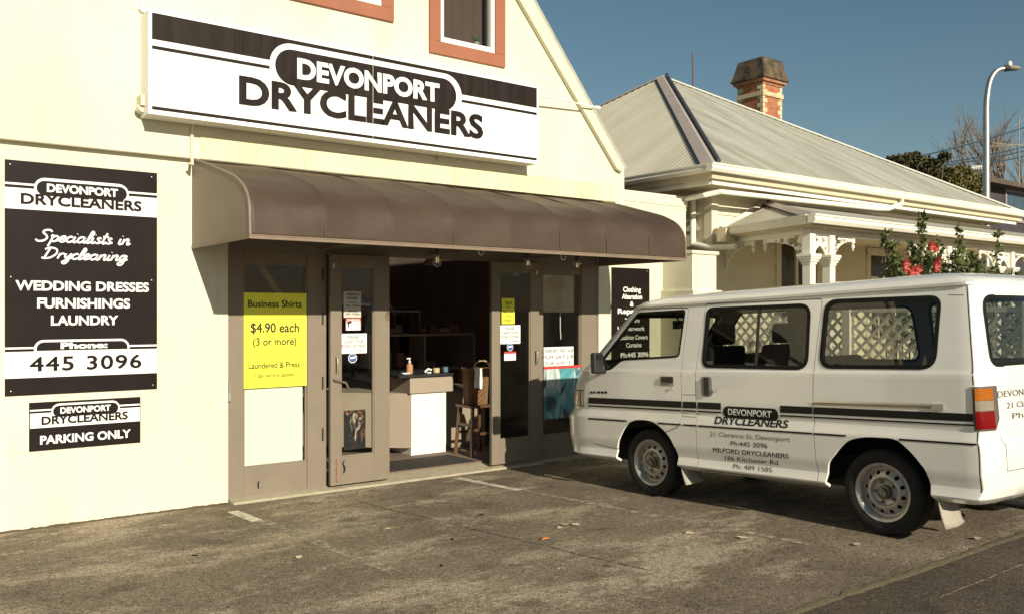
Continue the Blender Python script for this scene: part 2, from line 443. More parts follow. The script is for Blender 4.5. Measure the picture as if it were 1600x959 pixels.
# a long irregular crack, and a worn ridge
cr = MB()
for (xa, ya, xb, yb, wd, sd_) in ((3.70, -.75, 3.90, -4.2, .012, 1), (3.05, -.95, 5.9, -.62, .010, 7)):
    rows = [[], []]
    n = 90
    for i in range(n+1):
        t = i/n; x = xa+(xb-xa)*t; y = ya+(yb-ya)*t
        o = .035*noise.noise((t*9, sd_, 0)); ww = wd*(.45+.9*abs(noise.noise((t*31, sd_+3, 0))))
        if abs(xb-xa) < abs(yb-ya): rows[0].append((x+o-ww, y, gz(y)+.004)); rows[1].append((x+o+ww, y, gz(y)+.004))
        else: rows[0].append((x, y+o-ww, gz(y)+.004)); rows[1].append((x, y+o+ww, gz(y)+.004))
    cr.grid(rows)
struct(cr.build('asphalt_crack', worn_paint('crack_tar', (.075, .062, .048), .43, 26)))
# fallen leaves and scraps
leafm = {'pale': M('dry_pale_leaf', (.52, .45, .30), .7, .2, 30), 'orange': M('dry_orange_leaf', (.50, .20, .06), .7, .2, 30)}
def ground_pt(px, py):
    r = ray(px, py); t = (-SL*CAM.y-CAM.z)/(r.z+SL*r.y); return CAM+r*t
for px, py, s, c, lab in ((467,872,.045,'pale','small pale leaf lying alone on open asphalt left of the crack'), (608,827,.05,'pale','pale curled leaf on the asphalt between doorway mat and crack'),
        (882,820,.05,'pale','pale leaf at the edge of the leaf cluster on the asphalt'), (900,821,.045,'pale','pale leaf beside the orange leaf cluster, nearest the van'), (874,826,.035,'pale','smallest pale scrap of the cluster on the asphalt'),
        (854,843,.05,'orange','curled orange leaf on the asphalt in front of the van'), (876,890,.045,'pale','upright curled tan leaf with a dark shadow on the asphalt'),
        (1077,834,.05,'pale','pale three cornered leaf on the asphalt below the van front wheel'), (1160,841,.045,'pale','pale leaf lying by the broken white line below the sliding door'),
        (1337,852,.05,'pale','pale leaf on the asphalt below the van rear wheel'), (1525,842,.05,'pale','pale leaf at the mossy edge of the road')):
    p = ground_pt(px, py); b = MB(); a = random.random()*6
    pts = []
    for k in range(9):
        t = a+k*2*math.pi/9; q = s*(.45+.55*random.random())*(1 if k % 2 else .6)
        pts.append((p.x+q*math.cos(t), p.y+q*math.sin(t), gz(p.y)+.008+.012*random.random()))
    b.prism(pts, (0, 0, .0015))
    tag(b.build('fallen_leaf', leafm[c]), lab, 'leaf', 'dry leaves scattered on the asphalt')
for px, py in ((280+24,868),(752,804),(707,843),(690,884)):
    p = ground_pt(px, py); b = MB(); a = random.random()*3; d = Vector((math.cos(a), math.sin(a), 0))*.02
    b.bar(p-d+Vector((0, 0, .006)), p+d+Vector((0, 0, .006)), .011, .006)
    tag(b.build('twig', black), {304:'short black twig on the asphalt nearest the shop wall',752:'small black twig on the asphalt below the open doorway',707:'tiny black twig on the asphalt right of the crack',690:'black twig on the pale worn asphalt patch'}[px], 'twig', 'bits of twig on the asphalt')

# ================================================================== SHOP BUILDING
shop = thing('shop_building', 'cream rendered shop with steep gable and taupe glazed doors open to the forecourt', 'shop', (2.6, 0, 0))
ZL = 3.09; YU = -.08
X0w = 2.80; X1w = 7.37; APX = 2.6; SLOPE = 1.22; zr = 3.48; xr = 7.72
ZAP = zr+SLOPE*(xr-APX); xl = 2*APX-xr
b = MB(); b.box(xl, 2.697, 0, .2, -.1, ZL); b.build('wall', cream, shop)
b = MB(); rr = [[], []]
for i in range(240):
    x = -1.0+i*3.8/239; rr[0].append((x, -.016-.010*noise.noise((x*6, 0, 0)), .0035)); rr[1].append((x, -.0015, .014+.012*noise.noise((x*9, 3, 0))+.006*noise.noise((x*31, 3, 0))))
b.grid(rr); b.build('wall_foot', M('damp_joint', (.10, .08, .05), .95, .4, 14), shop)
b = MB(); b.box(2.700, X0w, .008, .2, -.1, ZL); b.build('pilaster', cream, shop)
b = MB(); b.box(X0w, X1w, .022, .2, 2.42, ZL); b.build('wall_header', cream, shop)
b = MB(); b.box(X1w, 8.94, 0.0, .2, -.1, 3.13); b.build('wall', cream, shop)
b = MB(); b.box(7.60, 8.955, -.02, .22, 3.13, 3.27); b.box(7.6, 8.95, -.008, .2, 3.085, 3.13); b.build('parapet', cream, shop, bevel=.006)
b = MB(); b.box(8.74, 8.94, .2, 9, 0, 3.2); b.build('side_wall', cream, shop)
# upper gable with two window openings
w2 = rect4(672, 0, 82, 790, 0, 106, YU-.03); W2 = (onY(672, 60, YU-.03).x, onY(790, 60, YU-.03).x, (onY(672, 82, YU-.03).z+onY(790, 106, YU-.03).z)/2)
W1 = (onY(440, 0, YU-.03).x-.35, onY(616, 20, YU-.03).x, onY(616, 35, YU-.03).z)
TOPW = W2[2]+1.45
tr = .135
h1 = rrect(W1[0]+tr, W1[1]-tr, W1[2]+tr, TOPW-tr); h2 = rrect(W2[0]+tr, W2[1]-tr, W2[2]+tr, TOPW-tr)
wall_with_holes('gable_wall', [[(xl, ZL), (xr, ZL), (xr, zr), (APX, ZAP), (xl, zr)], h1, h2], YU, .24, cream, shop)
def gable_window(Wd):
    x0, x1, z0 = Wd; z1 = TOPW; y = YU
    f = MB(); f.box(x0, x1, y-.03, y, z0, z0+tr); f.box(x0, x1, y-.03, y, z1-tr, z1); f.box(x0, x0+tr, y-.03, y, z0+tr, z1-tr); f.box(x1-tr, x1, y-.03, y, z0+tr, z1-tr)
    wn = f.build('window', brickred, shop, bevel=.004)
    a, c, d, e = x0+tr, x1-tr, z0+tr, z1-tr; t = .05
    s = MB(); s.box(a, c, y-.012, y+.06, d, d+.06); s.box(a, c, y-.01, y+.06, e-t, e); s.box(a, a+t, y-.01, y+.06, d+.06, e-t); s.box(c-t, c, y-.01, y+.06, d+.06, e-t)
    s.build('sash', white_p, wn, bevel=.004)
    p = MB(); p.box(a+t, c-t, y+.03, y+.036, d+.06, e-t); p.build('pane', shopgl, wn)
    if x0 > 4.6: p = MB(); p.grid([[(a+(c-a)*u/24, .12+.01*math.sin(u*1.3), zq) for u in range(25)] for zq in (d+.02, e)]); p.build('backing_curtain', M('brown_pane_backing', (.085, .058, .05), .9, .1, 4), wn, smooth=True)  # brown sheet added so the sunlit pane reads brown, not sky blue
    return a+t, c-t, d+.06, e-t
g1 = gable_window(W1); g2 = gable_window(W2)
b = MB()   # rolled blinds inside the first gable window
for k in range(9): b.box(g1[1]-.03-.045*k-.022, g1[1]-.03-.045*k, .03, .034, g1[2], g1[2]+1.2)
tag(b.build('window_blind', M('blind_grey', (.35, .33, .3), .8)), 'grey vertical slat blind behind the upper left gable window', 'blind')
pt = thing('potted_plant', 'little spiky green plant on the sill inside the upper gable window', 'plant', (g2[1]-.12, .02, g2[2]))
b = MB(); b.lathe([(.025, 0), (.035, .06), (.03, .06)], (g2[1]-.12, .02, g2[2]+.001), 'Z', 12); b.build('pot', M('grey_pot', (.3, .28, .26), .7), pt)
b = MB()
for k in range(22):
    a = k*2.4; l = .07+.05*random.random(); c0 = Vector((g2[1]-.12, .02, g2[2]+.06)); tip = c0+Vector((math.cos(a)*l*.8, math.sin(a)*l*.5, l*(.5+.5*random.random())))
    sd2 = Vector((-math.sin(a), math.cos(a), 0))*.006; b.face([c0-sd2, c0+sd2, tip])
b.build('foliage', M('plant_green', (.05, .13, .05), .6, .3, 20), pt)
# attic floor and roof
b = MB(); b.box(xl+.1, xr-.1, .16, 9, 3.12, 3.2); b.build('attic_floor', dark_in, shop)
def slab(xa, za, xb, zb, y0, y1, th, name, mat):
    d = Vector((xb-xa, 0, zb-za)).normalized(); nrm = Vector((-d.z, 0, d.x)); nrm = nrm if nrm.z > 0 else -nrm
    A, B = Vector((xa, y0, za)), Vector((xb, y0, zb))
    m_ = MB(); m_.prism([A, B, B+nrm*th, A+nrm*th], (0, y1-y0, 0)); return m_.build(name, mat, shop)
slab(xr, zr+.01, APX, ZAP+.01, YU+.01, 9.2, .08, 'roof', roof_m); slab(xl, zr+.01, APX, ZAP+.01, YU+.01, 9.2, .08, 'roof', roof_m)
b = MB(); b.box(xl, 8.74, 9.0, 9.2, 0, 3.3); b.face([(xl, 9.1, 3.3), (xr, 9.1, 3.3), (xr, 9.1, zr), (APX, 9.1, ZAP), (xl, 9.1, zr)]); b.build('rear_wall', dark_in, shop)
b = MB(); b.box(xl, xl+.15, .2, 9, 0, zr); b.build('side_wall', cream, shop)
# barge boards
pi0, pi1 = onY(812, 0, YU-.06), onY(950, 239, YU-.06); po0, po1 = onY(833, 0, YU-.06), onY(975, 262, YU-.06)
dv = (po0-po1).normalized(); ext = po1+dv*((po1.x-APX)/abs(dv.x)); ei = pi1+(pi0-pi1).normalized()*((pi1.x-APX)/abs((pi0-pi1).normalized().x))
low = pi1+(pi1-pi0).normalized()*.24
b = MB(); b.prism([low, (po1.x-.02, YU-.06, po1.z-.06), po1, ext, ei], (0, .058, 0)); b.build('barge_board', barge_m, shop, bevel=.004)
b = MB(); b.prism([(2*APX-p[0], p[1], p[2]) for p in (low, po1, ext, ei)], (0, .058, 0)); b.build('barge_board', barge_m, shop, bevel=.004)
b = MB(); b.box(7.575, xr, YU-.004, 0, ZL-.03, zr-.05); b.build('end_pilaster', cream, shop)
# cream fascia strip between sign and awning
b = MB(); b.box(2.52, 7.57, YU-.012, YU, ZL+.0, ZL+.21); b.build('fascia_strip', cream_band, shop, bevel=.003)
b = MB()
for x in (3.5, 4.35, 5.2, 6.3, 7.0): b.box(x-.004, x+.004, YU-.0155, YU-.012, ZL, ZL+.21)
b.build('cover_strip', M('joint_line', (.5, .45, .26), .8), shop)

# hairline cracks and small stains that the wall shows
def crack(pts, wd, Y_, name='hairline_crack', mat=None):
    m_ = MB(); P_ = [onY(a_, c_, Y_) for a_, c_ in pts]; rows = [[], []]
    for a_, c_ in zip(P_, P_[1:]):
        d = (c_-a_).normalized(); n_ = Vector((-d.z, 0, d.x))
        for k in range(9):
            q_ = a_.lerp(c_, k/8)+n_*.006*noise.noise((a_.x*9+k*.9, a_.z*7, 2)); w_ = wd*(.5+.7*abs(noise.noise((k*.8, a_.x*5, 4)))); rows[0].append((q_.x-n_.x*w_, Y_-.0012, q_.z-n_.z*w_)); rows[1].append((q_.x+n_.x*w_, Y_-.0012, q_.z+n_.z*w_))
    m_.grid(rows); m_.build(name, mat or M('crack_line', (.36, .32, .21), .95, .2, 20), shop)  # cracks and specks drawn in one darker wall colour
crack([(0, 708), (20, 705), (52, 709)], .0016, 0); crack([(51, 808), (52, 826)], .0018, 0); crack([(214, 797), (215, 806)], .002, 0); crack([(120, 700), (124, 740), (121, 775)], .0009, 0); crack([(285, 560), (290, 640), (287, 700)], .0008, 0)
crack([(135, 50), (138, 52)], .004, YU); crack([(155, 84), (160, 86)], .004, YU); crack([(172, 75), (176, 75)], .003, YU)
st_m = M('drip_stain', (.30, .22, .12), .95, .3, 30)
crack([(681, 243), (683, 251)], .010, YU-.013, 'drip_stain', st_m); crack([(460, 272), (462, 275)], .008, YU-.013, 'drip_stain', st_m); crack([(695, 263), (696, 267)], .006, YU-.013, 'drip_stain', st_m); crack([(410, 222), (520, 237), (640, 254)], .0022, YU-.013, 'hairline_crack')

# door joinery
ZT = 2.31; fy = .04
b = MB(); b.box(X0w, X1w, .02, .16, ZT, 2.42); b.build('door_head', greyd, shop, bevel=.004)
def lite_panel(name, x0, x1, z0, z1, gx0, gx1, gz0, gz1, y0, y1, mat=greyd):
    f = MB(); f.box(x0, gx0, y0, y1, z0, z1); f.box(gx1, x1, y0, y1, z0, z1); f.box(gx0, gx1, y0, y1, gz1, z1); f.box(gx0, gx1, y0, y1, z0, gz0)
    o = f.build(name, mat, shop, bevel=.004)
    t = MB(); e = .014
    t.box(gx0, gx0+e, y0+.012, y1-.012, gz0, gz1); t.box(gx1-e, gx1, y0+.012, y1-.012, gz0, gz1); t.box(gx0+e, gx1-e, y0+.012, y1-.012, gz0, gz0+e); t.box(gx0+e, gx1-e, y0+.012, y1-.012, gz1-e, gz1)
    t.build('glazing_bead', greyd, o)
    p = MB(); ym = (y0+y1)/2; p.box(gx0+e, gx1-e, ym-.003, ym+.003, gz0+e, gz1-e); p.build('pane', shopgl, o)
    return o
lp = lite_panel('fixed_panel', X0w+.003, 3.775, .03, ZT, 2.952, 3.575, .30, 2.195, .03, .085)
b = MB(); b.box(3.58, 3.775, .022, .03, .03, ZT); b.build('door_post', greyd, lp, bevel=.003)
b = MB()
for z in (.55, 1.05, 1.68, 2.1): b.tube([(3.735, .016, z-.06), (3.735, .016, z+.06)], .008, 8)
b.build('hinge', blackp, lp)
b = MB(); b.bar((2.815, .012, 1.0), (2.815, .012, 1.10), .012, .01); b.bar((2.812, .0, .93), (2.812, .0, 1.0), .018, .02); b.build('cabin_hook', steel, lp)
b = MB(); b.tube([(3.09, .02, .10), (3.085, .012, .16), (3.10, .012, .17)], .006, 6); b.build('floor_bolt', blackp, lp)
ld = lite_panel('door', 3.775, 4.425, .055, 2.30, 3.885, 4.25, .325, 2.19, -.075, -.03)
b = MB(); b.tube([(3.83, -.078, 1.30), (3.83, -.115, 1.29), (3.83, -.12, 1.22), (3.83, -.115, 1.16), (3.83, -.078, 1.15)], .009, 8); b.build('handle', chrome, ld, smooth=True)
b = MB(); b.bar((3.80, -.088, 1.085), (3.93, -.088, 1.05), .03, .02); b.bar((3.93, -.088, 1.05), (3.96, -.088, .985), .02, .018); b.build('hasp', M('dull_brass', (.16, .13, .09), .5, metal=.6), ld)
b = MB(); b.tube([(3.835, -.085, .09), (3.835, -.085, .31)], .007, 6); b.build('bolt', M('rusty_bolt', (.28, .12, .07), .6, .3, 30), ld)
b = MB(); b.tube([(3.91, -.08, .17), (3.915, -.10, .20), (3.91, -.10, .24), (3.90, -.08, .26), (3.915, -.085, .29)], .007, 6); b.build('door_hook', blackp, ld)
b = MB(); b.box(3.80, 3.815, -.079, -.075, 2.17, 2.21); b.build('door_contact', white_p, ld)
rp = lite_panel('fixed_panel', 6.37, X1w-.003, .03, ZT, 6.515, 7.10, .30, 2.195, .03, .085)
b = MB(); b.box(7.11, 7.36, .022, .03, .03, ZT); b.build('door_post', greyd, rp, bevel=.003)
rd = lite_panel('door', 5.705, 6.375, .055, 2.30, 5.815, 6.25, .325, 2.19, -.075, -.03)
b = MB(); b.tube([(6.315, -.078, 1.30), (6.315, -.115, 1.29), (6.315, -.12, 1.22), (6.315, -.115, 1.16), (6.315, -.078, 1.15)], .009, 8); b.build('handle', chrome, rd, smooth=True)
b = MB(); b.box(6.33, 6.345, -.079, -.075, 2.17, 2.21); b.build('door_contact', white_p, rd)
b = MB(); b.prism([(2.81, -.16, -.02), (2.81, -.10, .022), (2.81, .16, .05), (2.81, .16, -.05)], (3.6, 0, 0))
b.build('threshold', M('pale_concrete', (.34, .30, .22), .9, .25, 12, .3, 80, col2=(.46, .42, .30)), shop)
b = MB(); b.box(6.41, X1w, -.05, .16, -.05, .032); b.build('threshold', M('pale_concrete', (.34, .3, .22)), shop)
# interior
b = MB(); b.box(xl+.1, 8.7, .16, 9, -.1, .07); b.build('floor', floor_m, shop)
b = MB(); b.box(2.55, 2.62, .2, 6.5, .07, 3.1); b.build('inner_wall', dark_in, shop); b = MB(); b.box(2.63, 8.6, 6.5, 6.6, .07, 3.1); b.build('inner_wall', dark_in, shop); b = MB(); b.box(8.1, 8.16, .2, 6.5, .07, 3.1); b.build('inner_wall', dark_in, shop)
b = MB()
for x0_, y0_, t_ in ((2.72, .62, .52), (5.2, 4.6, 1), (6.3, 4.8, 1)): b.bar((x0_, y0_, 3.05), (x0_+1.75*t_, y0_+.2*t_, 3.05-2.3*t_), .06, .05, (0, 1, 0))  # nearest bar stands in for the bright diagonal reflection in the left pane
b.build('rafters_and_reflection', M('pale_rafter_reflection', (.42, .29, .16), .6, .15, 6), shop)

# wall fittings
b = MB(); p0 = onY(222, 0, YU-.02); p1 = onY(223, 14, YU-.02)
b.tube([p0+Vector((0, 0, .6)), p1], .016, 8); b.lathe([(.03, -.02), (.035, .0), (.03, .03)], p1, 'Y', 14); tag(b.build('conduit', white_p, smooth=True), 'white conduit with round box running up the wall above the main sign', 'pipe')
b = MB(); p0 = onY(222, 157, YU-.1); b.box(p0.x-.02, p0.x+.05, YU-.14, YU, p0.z-.05, p0.z+.04); b.lathe([(.03, -.05), (.045, 0), (.03, .03)], (p0.x-.0, YU-.06, p0.z-.07), 'Y', 12)
tag(b.build('wall_sensor', M('sensor_cream', (.6, .56, .42), .5)), 'small cream sensor box at lower left end of the main sign', 'sensor', None)
b = MB(); a0, a1, a2 = onY(302, 192, YU-.03), onY(300, 210, YU-.02), onY(300, 248, YU-.03)
b.tube([a0+Vector((.03, -.12, .03)), a0, a1, a2, a2+Vector((-.015, -.06, -.07)), a2+Vector((-.03, -.02, -.05))], .014, 8)
tag(b.build('conduit', M('cream_pipe', (.66, .62, .46), .5), smooth=True), 'thin cream cable pipe from the main sign to the awning corner', 'pipe')

# ================================================================== AWNING
aw = thing('awning', 'brown vinyl awning with curved front and ribs over the shop doors', 'awning', (4.95, -.7, 2.3))
prof = [(-.0, 3.085), (-.35, 3.01), (-.671, 2.921), (-.9, 2.858), (-1.06, 2.81), (-1.19, 2.752), (-1.28, 2.70), (-1.34, 2.64), (-1.378, 2.57), (-1.392, 2.49), (-1.398, 2.40), (-1.402, 2.325)]
XA0, XA1 = 2.474, 7.365
pr = smooth_path(prof, 3)
ribx = [XA0+.6185*k for k in range(9)]; ribx[-1] = XA1
xs = sorted(set([XA0+(XA1-XA0)*i/120 for i in range(121)]+ribx))
def sagf(x, t):
    k = min(range(len(ribx)), key=lambda i: abs(ribx[i]-x)); d = abs(ribx[k]-x)/.31
    return -.016*min(1, d)**.7*math.sin(math.pi*min(1, t*1.05))+.020*math.exp(-d*d*9)*math.sin(math.pi*min(1, t*1.05))*.5
rows = []
for i, (y, z) in enumerate(pr):
    t = i/(len(pr)-1); row = []
    for x in xs:
        a, c = pr[max(i-1, 0)], pr[min(i+1, len(pr)-1)]; nn = Vector((0, a[1]-c[1], -(a[0]-c[0]))).normalized()
        if nn.y > 0: nn = -nn
        o = sagf(x, t)+.010*noise.noise((x*1.8, t*4, 1))+.004*noise.noise((x*6, t*9, 5))
        row.append((x, y+nn.y*o, z+nn.z*o))
    rows.append(row)
m_ = MB(); m_.grid(rows); o = m_.build('canopy', awn_m, aw, smooth=True, ang=70)
sm = o.modifiers.new('thickness', 'SOLIDIFY'); sm.thickness = .004
for x in ribx:
    m_ = MB(); m_.tube([(x, y-.003, z+.003) for y, z in pr], .0065 if x not in (XA0, XA1) else .012, 7); m_.build('rib', awn_m if x not in (XA0, XA1) else awn_trim, aw, smooth=True)
for x in (XA0, XA1):
    m_ = MB(); m_.prism([(x-.002, y, z) for y, z in pr]+[(x-.002, 0, 2.325)], (.004, 0, 0)); m_.build('side_panel', awn_side, aw)
m_ = MB(); m_.bar((XA0-.01, -1.405, 2.312), (XA1+.01, -1.405, 2.312), .012, .035); m_.bar((XA0-.01, -1.412, 2.322), (XA1+.01, -1.412, 2.322), .006, .008); m_.build('valance_trim', awn_trim, aw, bevel=.003)
for x in (XA0, XA1): m_ = MB(); m_.bar((x, -1.40, 2.312), (x, 0, 2.312), .012, .03); m_.build('side_trim', awn_trim, aw)
m_ = MB()
for k in range(0, 9, 2):
    x = ribx[k] if k else XA0+.03
    m_.bar((x+.02, -.01, 2.36), (x+.02, -1.37, 2.345), .025, .025)
m_.bar((XA0, -1.375, 2.345), (XA1, -1.375, 2.345), .025, .025); m_.build('frame', greyd2, aw)
m_ = MB()
for px in (436, 558, 765):
    p = onY(px, 270, 0); m_.box(p.x-.07, p.x+.07, -.03, 0, 3.085, 3.10)
m_.build('fixing_cleat', awn_trim, aw)

# bulbs and hooks hanging behind the awning edge
bulbg = glass('bulb_glass', (.93, .90, .82), 1.45, 1.6)
def bulb(px, py0, py1, lab):
    Y = -1.25; p = onY(px, py0, Y); q = onY(px, py1, Y)
    t = thing('light_bulb', lab, 'bulb', p, 'bare bulbs strung under the awning')
    c = MB(); c.tube([(p.x, Y, 2.36), (p.x, Y, p.z)], .004, 6); c.build('cord', black, t)
    h = p.z-q.z
    s = MB(); s.lathe([(.004, 0), (.018, -.005), (.02, -.06), (.0, -.06)], p, 'Z', 14); s.build('socket', blackp, t, smooth=True)
    s = MB(); s.lathe([(.016, -.06), (.022, -.075), (.036, -.06-(h-.06)*.5), (.040, -.06-(h-.06)*.72), (.028, -.06-(h-.06)*.94), (.0, -h)], p, 'Z', 18); s.build('glass_bulb', bulbg, t, smooth=True)
    f = MB(); zb = p.z-.08
    f.tube([(p.x-.008, Y, zb), (p.x-.012, Y, zb-.05), (p.x, Y, zb-.02), (p.x+.012, Y, zb-.05), (p.x+.008, Y, zb)], .0025, 5); f.build('filament', M('filament', (.6, .5, .35), .4), t)
bulb(683, 388, 418, 'bare hanging bulb under the awning above the dark doorway')
bulb(825, 394, 420, 'bare hanging bulb under the awning above the right hand open door')
bulb(902, 398, 415, 'bare hanging bulb under the awning nearest the alterations board')
for px, py, lab in ((752, 394, 'thin white wire hook under the awning left of the middle bulb'), (880, 402, 'thin white wire hook under the awning beside the bulb by the alterations board')):
    p = onY(px, py, -1.25); m_ = MB(); m_.tube([(p.x+.028*math.cos(t), -1.25, p.z+.028*math.sin(t)) for t in [R(170+20*k) for k in range(12)]], .004, 6)
    m_.tube([(p.x-.028, -1.25, p.z), (p.x-.028, -1.25, 2.345)], .004, 6)
    tag(m_.build('wire_hook', white_p, smooth=True), lab, 'hook', 'wire hooks under the awning')

# ================================================================== SIGNS
def sheet(mat, name, parent, rects, y, th=.0015):
    for (x0, x1, z0, z1) in rects:
        m_ = MB(); m_.box(x0, x1, y-th, y, z0, z1); o = m_.build(name, mat, parent)
    return o
def pillpart(mat, name, parent, pl, y, th=.0015):
    m_ = MB(); m_.prism([(x, y, z) for x, z in pl], (0, -th, 0)); return m_.build(name, mat, parent)
def logo(par, Y, W_, pout, pin, dev, dry, bold=.035):
    """two tone company logo: white band, pill, two words"""
    pillpart(sign_w, 'pill_outline', par, pout, Y-.004)
    pillpart(sign_b if W_ is None else W_, 'pill', par, pin, Y-.006)
    L = LET(); L.rect('DEVONPORT', dev, Y-.0085, .040); L.build('lettering', sign_w, par)
    L = LET(); L.rect('DRYCLEANERS', dry, Y-.0095, .034); L.build('lettering', sign_b, par)

# --- main fascia light box
Y = -.32
a, c = onY(231.5, 100, Y).x, onY(840, 200, Y).x
zt, zb = (onY(236, 14, Y).z+onY(839, 136, Y).z)/2, (onY(236, 178, Y).z+onY(839, 257, Y).z)/2
sg = thing('shop_sign', 'wide white and black light box sign with a pill shaped logo above the awning', 'sign', ((a+c)/2, YU, zb))
m_ = MB(); m_.box(a, c, Y, YU-.001, zb, zt); m_.build('sign_box', white_p, sg, bevel=.006)
f0, f1 = onY(237, 100, Y).x, onY(838, 200, Y).x
def zz(yl, yr): return (onY(237, yl, Y).z+onY(838.5, yr, Y).z)/2
zt2, zb2 = zz(20.5, 139), zz(172, 253)
m_ = MB(); e = .025
m_.box(a-.004, c+.004, Y-.012, Y, zt2, zt+.004); m_.box(a-.004, c+.004, Y-.012, Y, zb-.004, zb2); m_.box(a-.004, f0, Y-.012, Y, zb2, zt2); m_.box(f1, c+.004, Y-.012, Y, zb2, zt2)
m_.build('frame', sign_w, sg, bevel=.003)
sheet(sign_w, 'face_panel', sg, [(f0, f1, zb2, zt2)], Y)
pl0 = onY(421, 100, Y).x; pr0 = onY(721, 150, Y).x; pl1 = onY(429.5, 100, Y).x; pr1 = onY(712.5, 150, Y).x
zz2 = lambda yl, yr: (onY(450, yl, Y).z+onY(697, yr, Y).z)/2
sheet(sign_b2, 'dark_band', sg, [(f0, f1, zz(62, 168.7), zt2)], Y-.002)
sheet(sign_b2, 'dark_line', sg, [(f0, pl0, zz(77, 180.5), zz(72, 176)), (pr0, f1, zz(77, 180.5), zz(72, 176)), (f0, f1, zz(170, 252.5), zz(165.5, 248))], Y-.002)
zo_t, zi_t, zi_b = zz2(69, 115.5), zz2(77.5, 124), zz2(133, 174)
zo_b = zi_b-.045
pillpart(sign_w, 'pill_outline', sg, pill(pl0, pr0, zo_b, zo_t), Y-.004)
pillpart(sign_b2, 'pill', sg, pill(pl1, pr1, zi_b, zi_t), Y-.006)
LET().rect('DEVONPORT', rect4(464, 92, 125, 686, 131, 160, Y), Y-.0085, .042).build('lettering', sign_w, sg)
LET().rect('DRYCLEANERS', rect4(373, 119, 164, 754.5, 180.5, 217.5, Y), Y-.0095, .036).build('lettering', sign_b2, sg)
sx_ = onY(582, 100, Y).x; sheet(M('panel_joint', (.6, .56, .45), .6), 'panel_joint', sg, [(sx_-.0022, sx_+.0022, zb2, zt2)], Y-.0102, .0006)
m_ = MB(); p, q = onY(840, 149, Y+.05), onY(935, 169, YU-.1); m_.tube([p, q], .011, 8); m_.lathe([(.014, -.05), (.022, -.05), (.022, .02), (.014, .02)], q, 'X', 10)
m_.build('stay_rod', white_p, sg, smooth=True)

# --- services board
Y = -.012
bx0, bx1, bz0, bz1 = rect4(7.5, 249.5, 618, 245.5, 270.5, 607.5, Y)
sb = thing('services_board', 'tall black and white board listing wedding dresses, furnishings and laundry on cream wall', 'sign', ((bx0+bx1)/2, 0, bz0))
m_ = MB(); m_.box(bx0, bx1, Y, -.001, bz0, bz1); m_.build('panel', sign_b, sb, bevel=.0015)
yb = lambda yl, yr: (onY(8, yl, Y).z+onY(244, yr, Y).z)/2
sheet(sign_w, 'white_band', sb, [(bx0, bx1, yb(325.7, 340), yb(293, 309.5)), (bx0, bx1, yb(288, 305.5), yb(285, 302.5)), (bx0, bx1, yb(590, 583), yb(549, 544.5)), (bx0, bx1, yb(544.5, 541), yb(542, 538))], Y)
X_ = lambda px: onY(px, 300, Y).x
zt_ = (onY(67, 278.7, Y).z+onY(187, 288, Y).z)/2; zt_i = (onY(67, 283, Y).z+onY(187, 292.5, Y).z)/2; zbi = (onY(67, 307, Y).z+onY(187, 314, Y).z)/2
logo(sb, Y+.001, None, pill(X_(53), X_(201), zbi-.02, zt_), pill(X_(57), X_(198), zbi, zt_i), rect4(73, 288, 301, 184, 295.5, 308, Y), rect4(32, 302.5, 319, 221, 314.5, 330.5, Y))
zt_ = (onY(67, 530, Y).z+onY(187, 529, Y).z)/2; zl_ = yb(549, 544.5)
pillpart(sign_w, 'tab_outline', sb, pill(X_(53), X_(202), zl_-.005, zt_, .07, True), Y-.003)
pillpart(sign_b, 'tab', sb, pill(X_(57), X_(199), zl_+.004, zt_-.018, .055, True), Y-.005)
m_ = MB(); script_text(m_, 'Specialists in', rect4(54.5, 361, 381, 206, 364, 379, Y), Y-.004, .082); m_.build('script_lettering', sign_w, sb, smooth=True); m_ = MB(); script_text(m_, 'Drycleaning', rect4(65, 388, 407, 201, 391, 405, Y), Y-.004, .082)
m_.build('script_lettering', sign_w, sb, smooth=True)
L = LET(); yy = Y-.004
L.rect('WEDDING DRESSES', rect4(24, 438, 454, 232.5, 442, 456, Y), yy, .034); L.rect('FURNISHINGS', rect4(58, 465.5, 482, 203, 466.5, 481, Y), yy, .034)
L.rect('LAUNDRY', rect4(79.5, 493, 508.3, 184.5, 492.5, 507, Y), yy, .034); L.rect('Phone:', rect4(94.5, 534.5, 544.5, 168, 533.5, 543, Y), Y-.0075, .045)
L.build('lettering', sign_w, sb)
LET().rect('445 3096', rect4(46, 557, 579.5, 221, 553, 574.5, Y), yy, .022, 0, 1.12).build('lettering', sign_b, sb)
m_ = MB()
for px, py in ((16, 257), (237, 277), (17, 433), (237, 438), (17, 611), (239, 601)):
    p = onY(px, py, Y); m_.lathe([(.006, 0), (.005, -.003), (0, -.004)], p, 'Y', 8)
m_.build('screw', steel, sb)

# --- parking sign
px0, px1, pz0, pz1 = rect4(45.5, 628, 704, 219.5, 620, 691.5, Y)
pk = thing('parking_sign', 'small black and white Parking Only sign below the services board', 'sign', ((px0+px1)/2, 0, pz0))
m_ = MB(); m_.box(px0, px1, Y, -.001, pz0, pz1); m_.build('panel', sign_b, pk, bevel=.0015)
yb = lambda yl, yr: (onY(47, yl, Y).z+onY(218, yr, Y).z)/2
sheet(sign_w, 'white_band', pk, [(px0+.006, px1-.006, yb(668, 658), yb(645, 636)), (px0+.006, px1-.006, yb(641.5, 633), yb(639, 630.7))], Y)
zt_ = (onY(92, 629, Y).z+onY(175, 625.5, Y).z)/2; zbi = (onY(92, 650, Y).z+onY(175, 645.5, Y).z)/2
logo(pk, Y+.001, None, pill(X_(80), X_(187), zbi-.014, zt_), pill(X_(82.7), X_(184.5), zbi, zt_-.016), rect4(94, 635, 645, 172.5, 632, 641, Y), rect4(64.5, 649, 662, 199.5, 642.5, 655, Y))
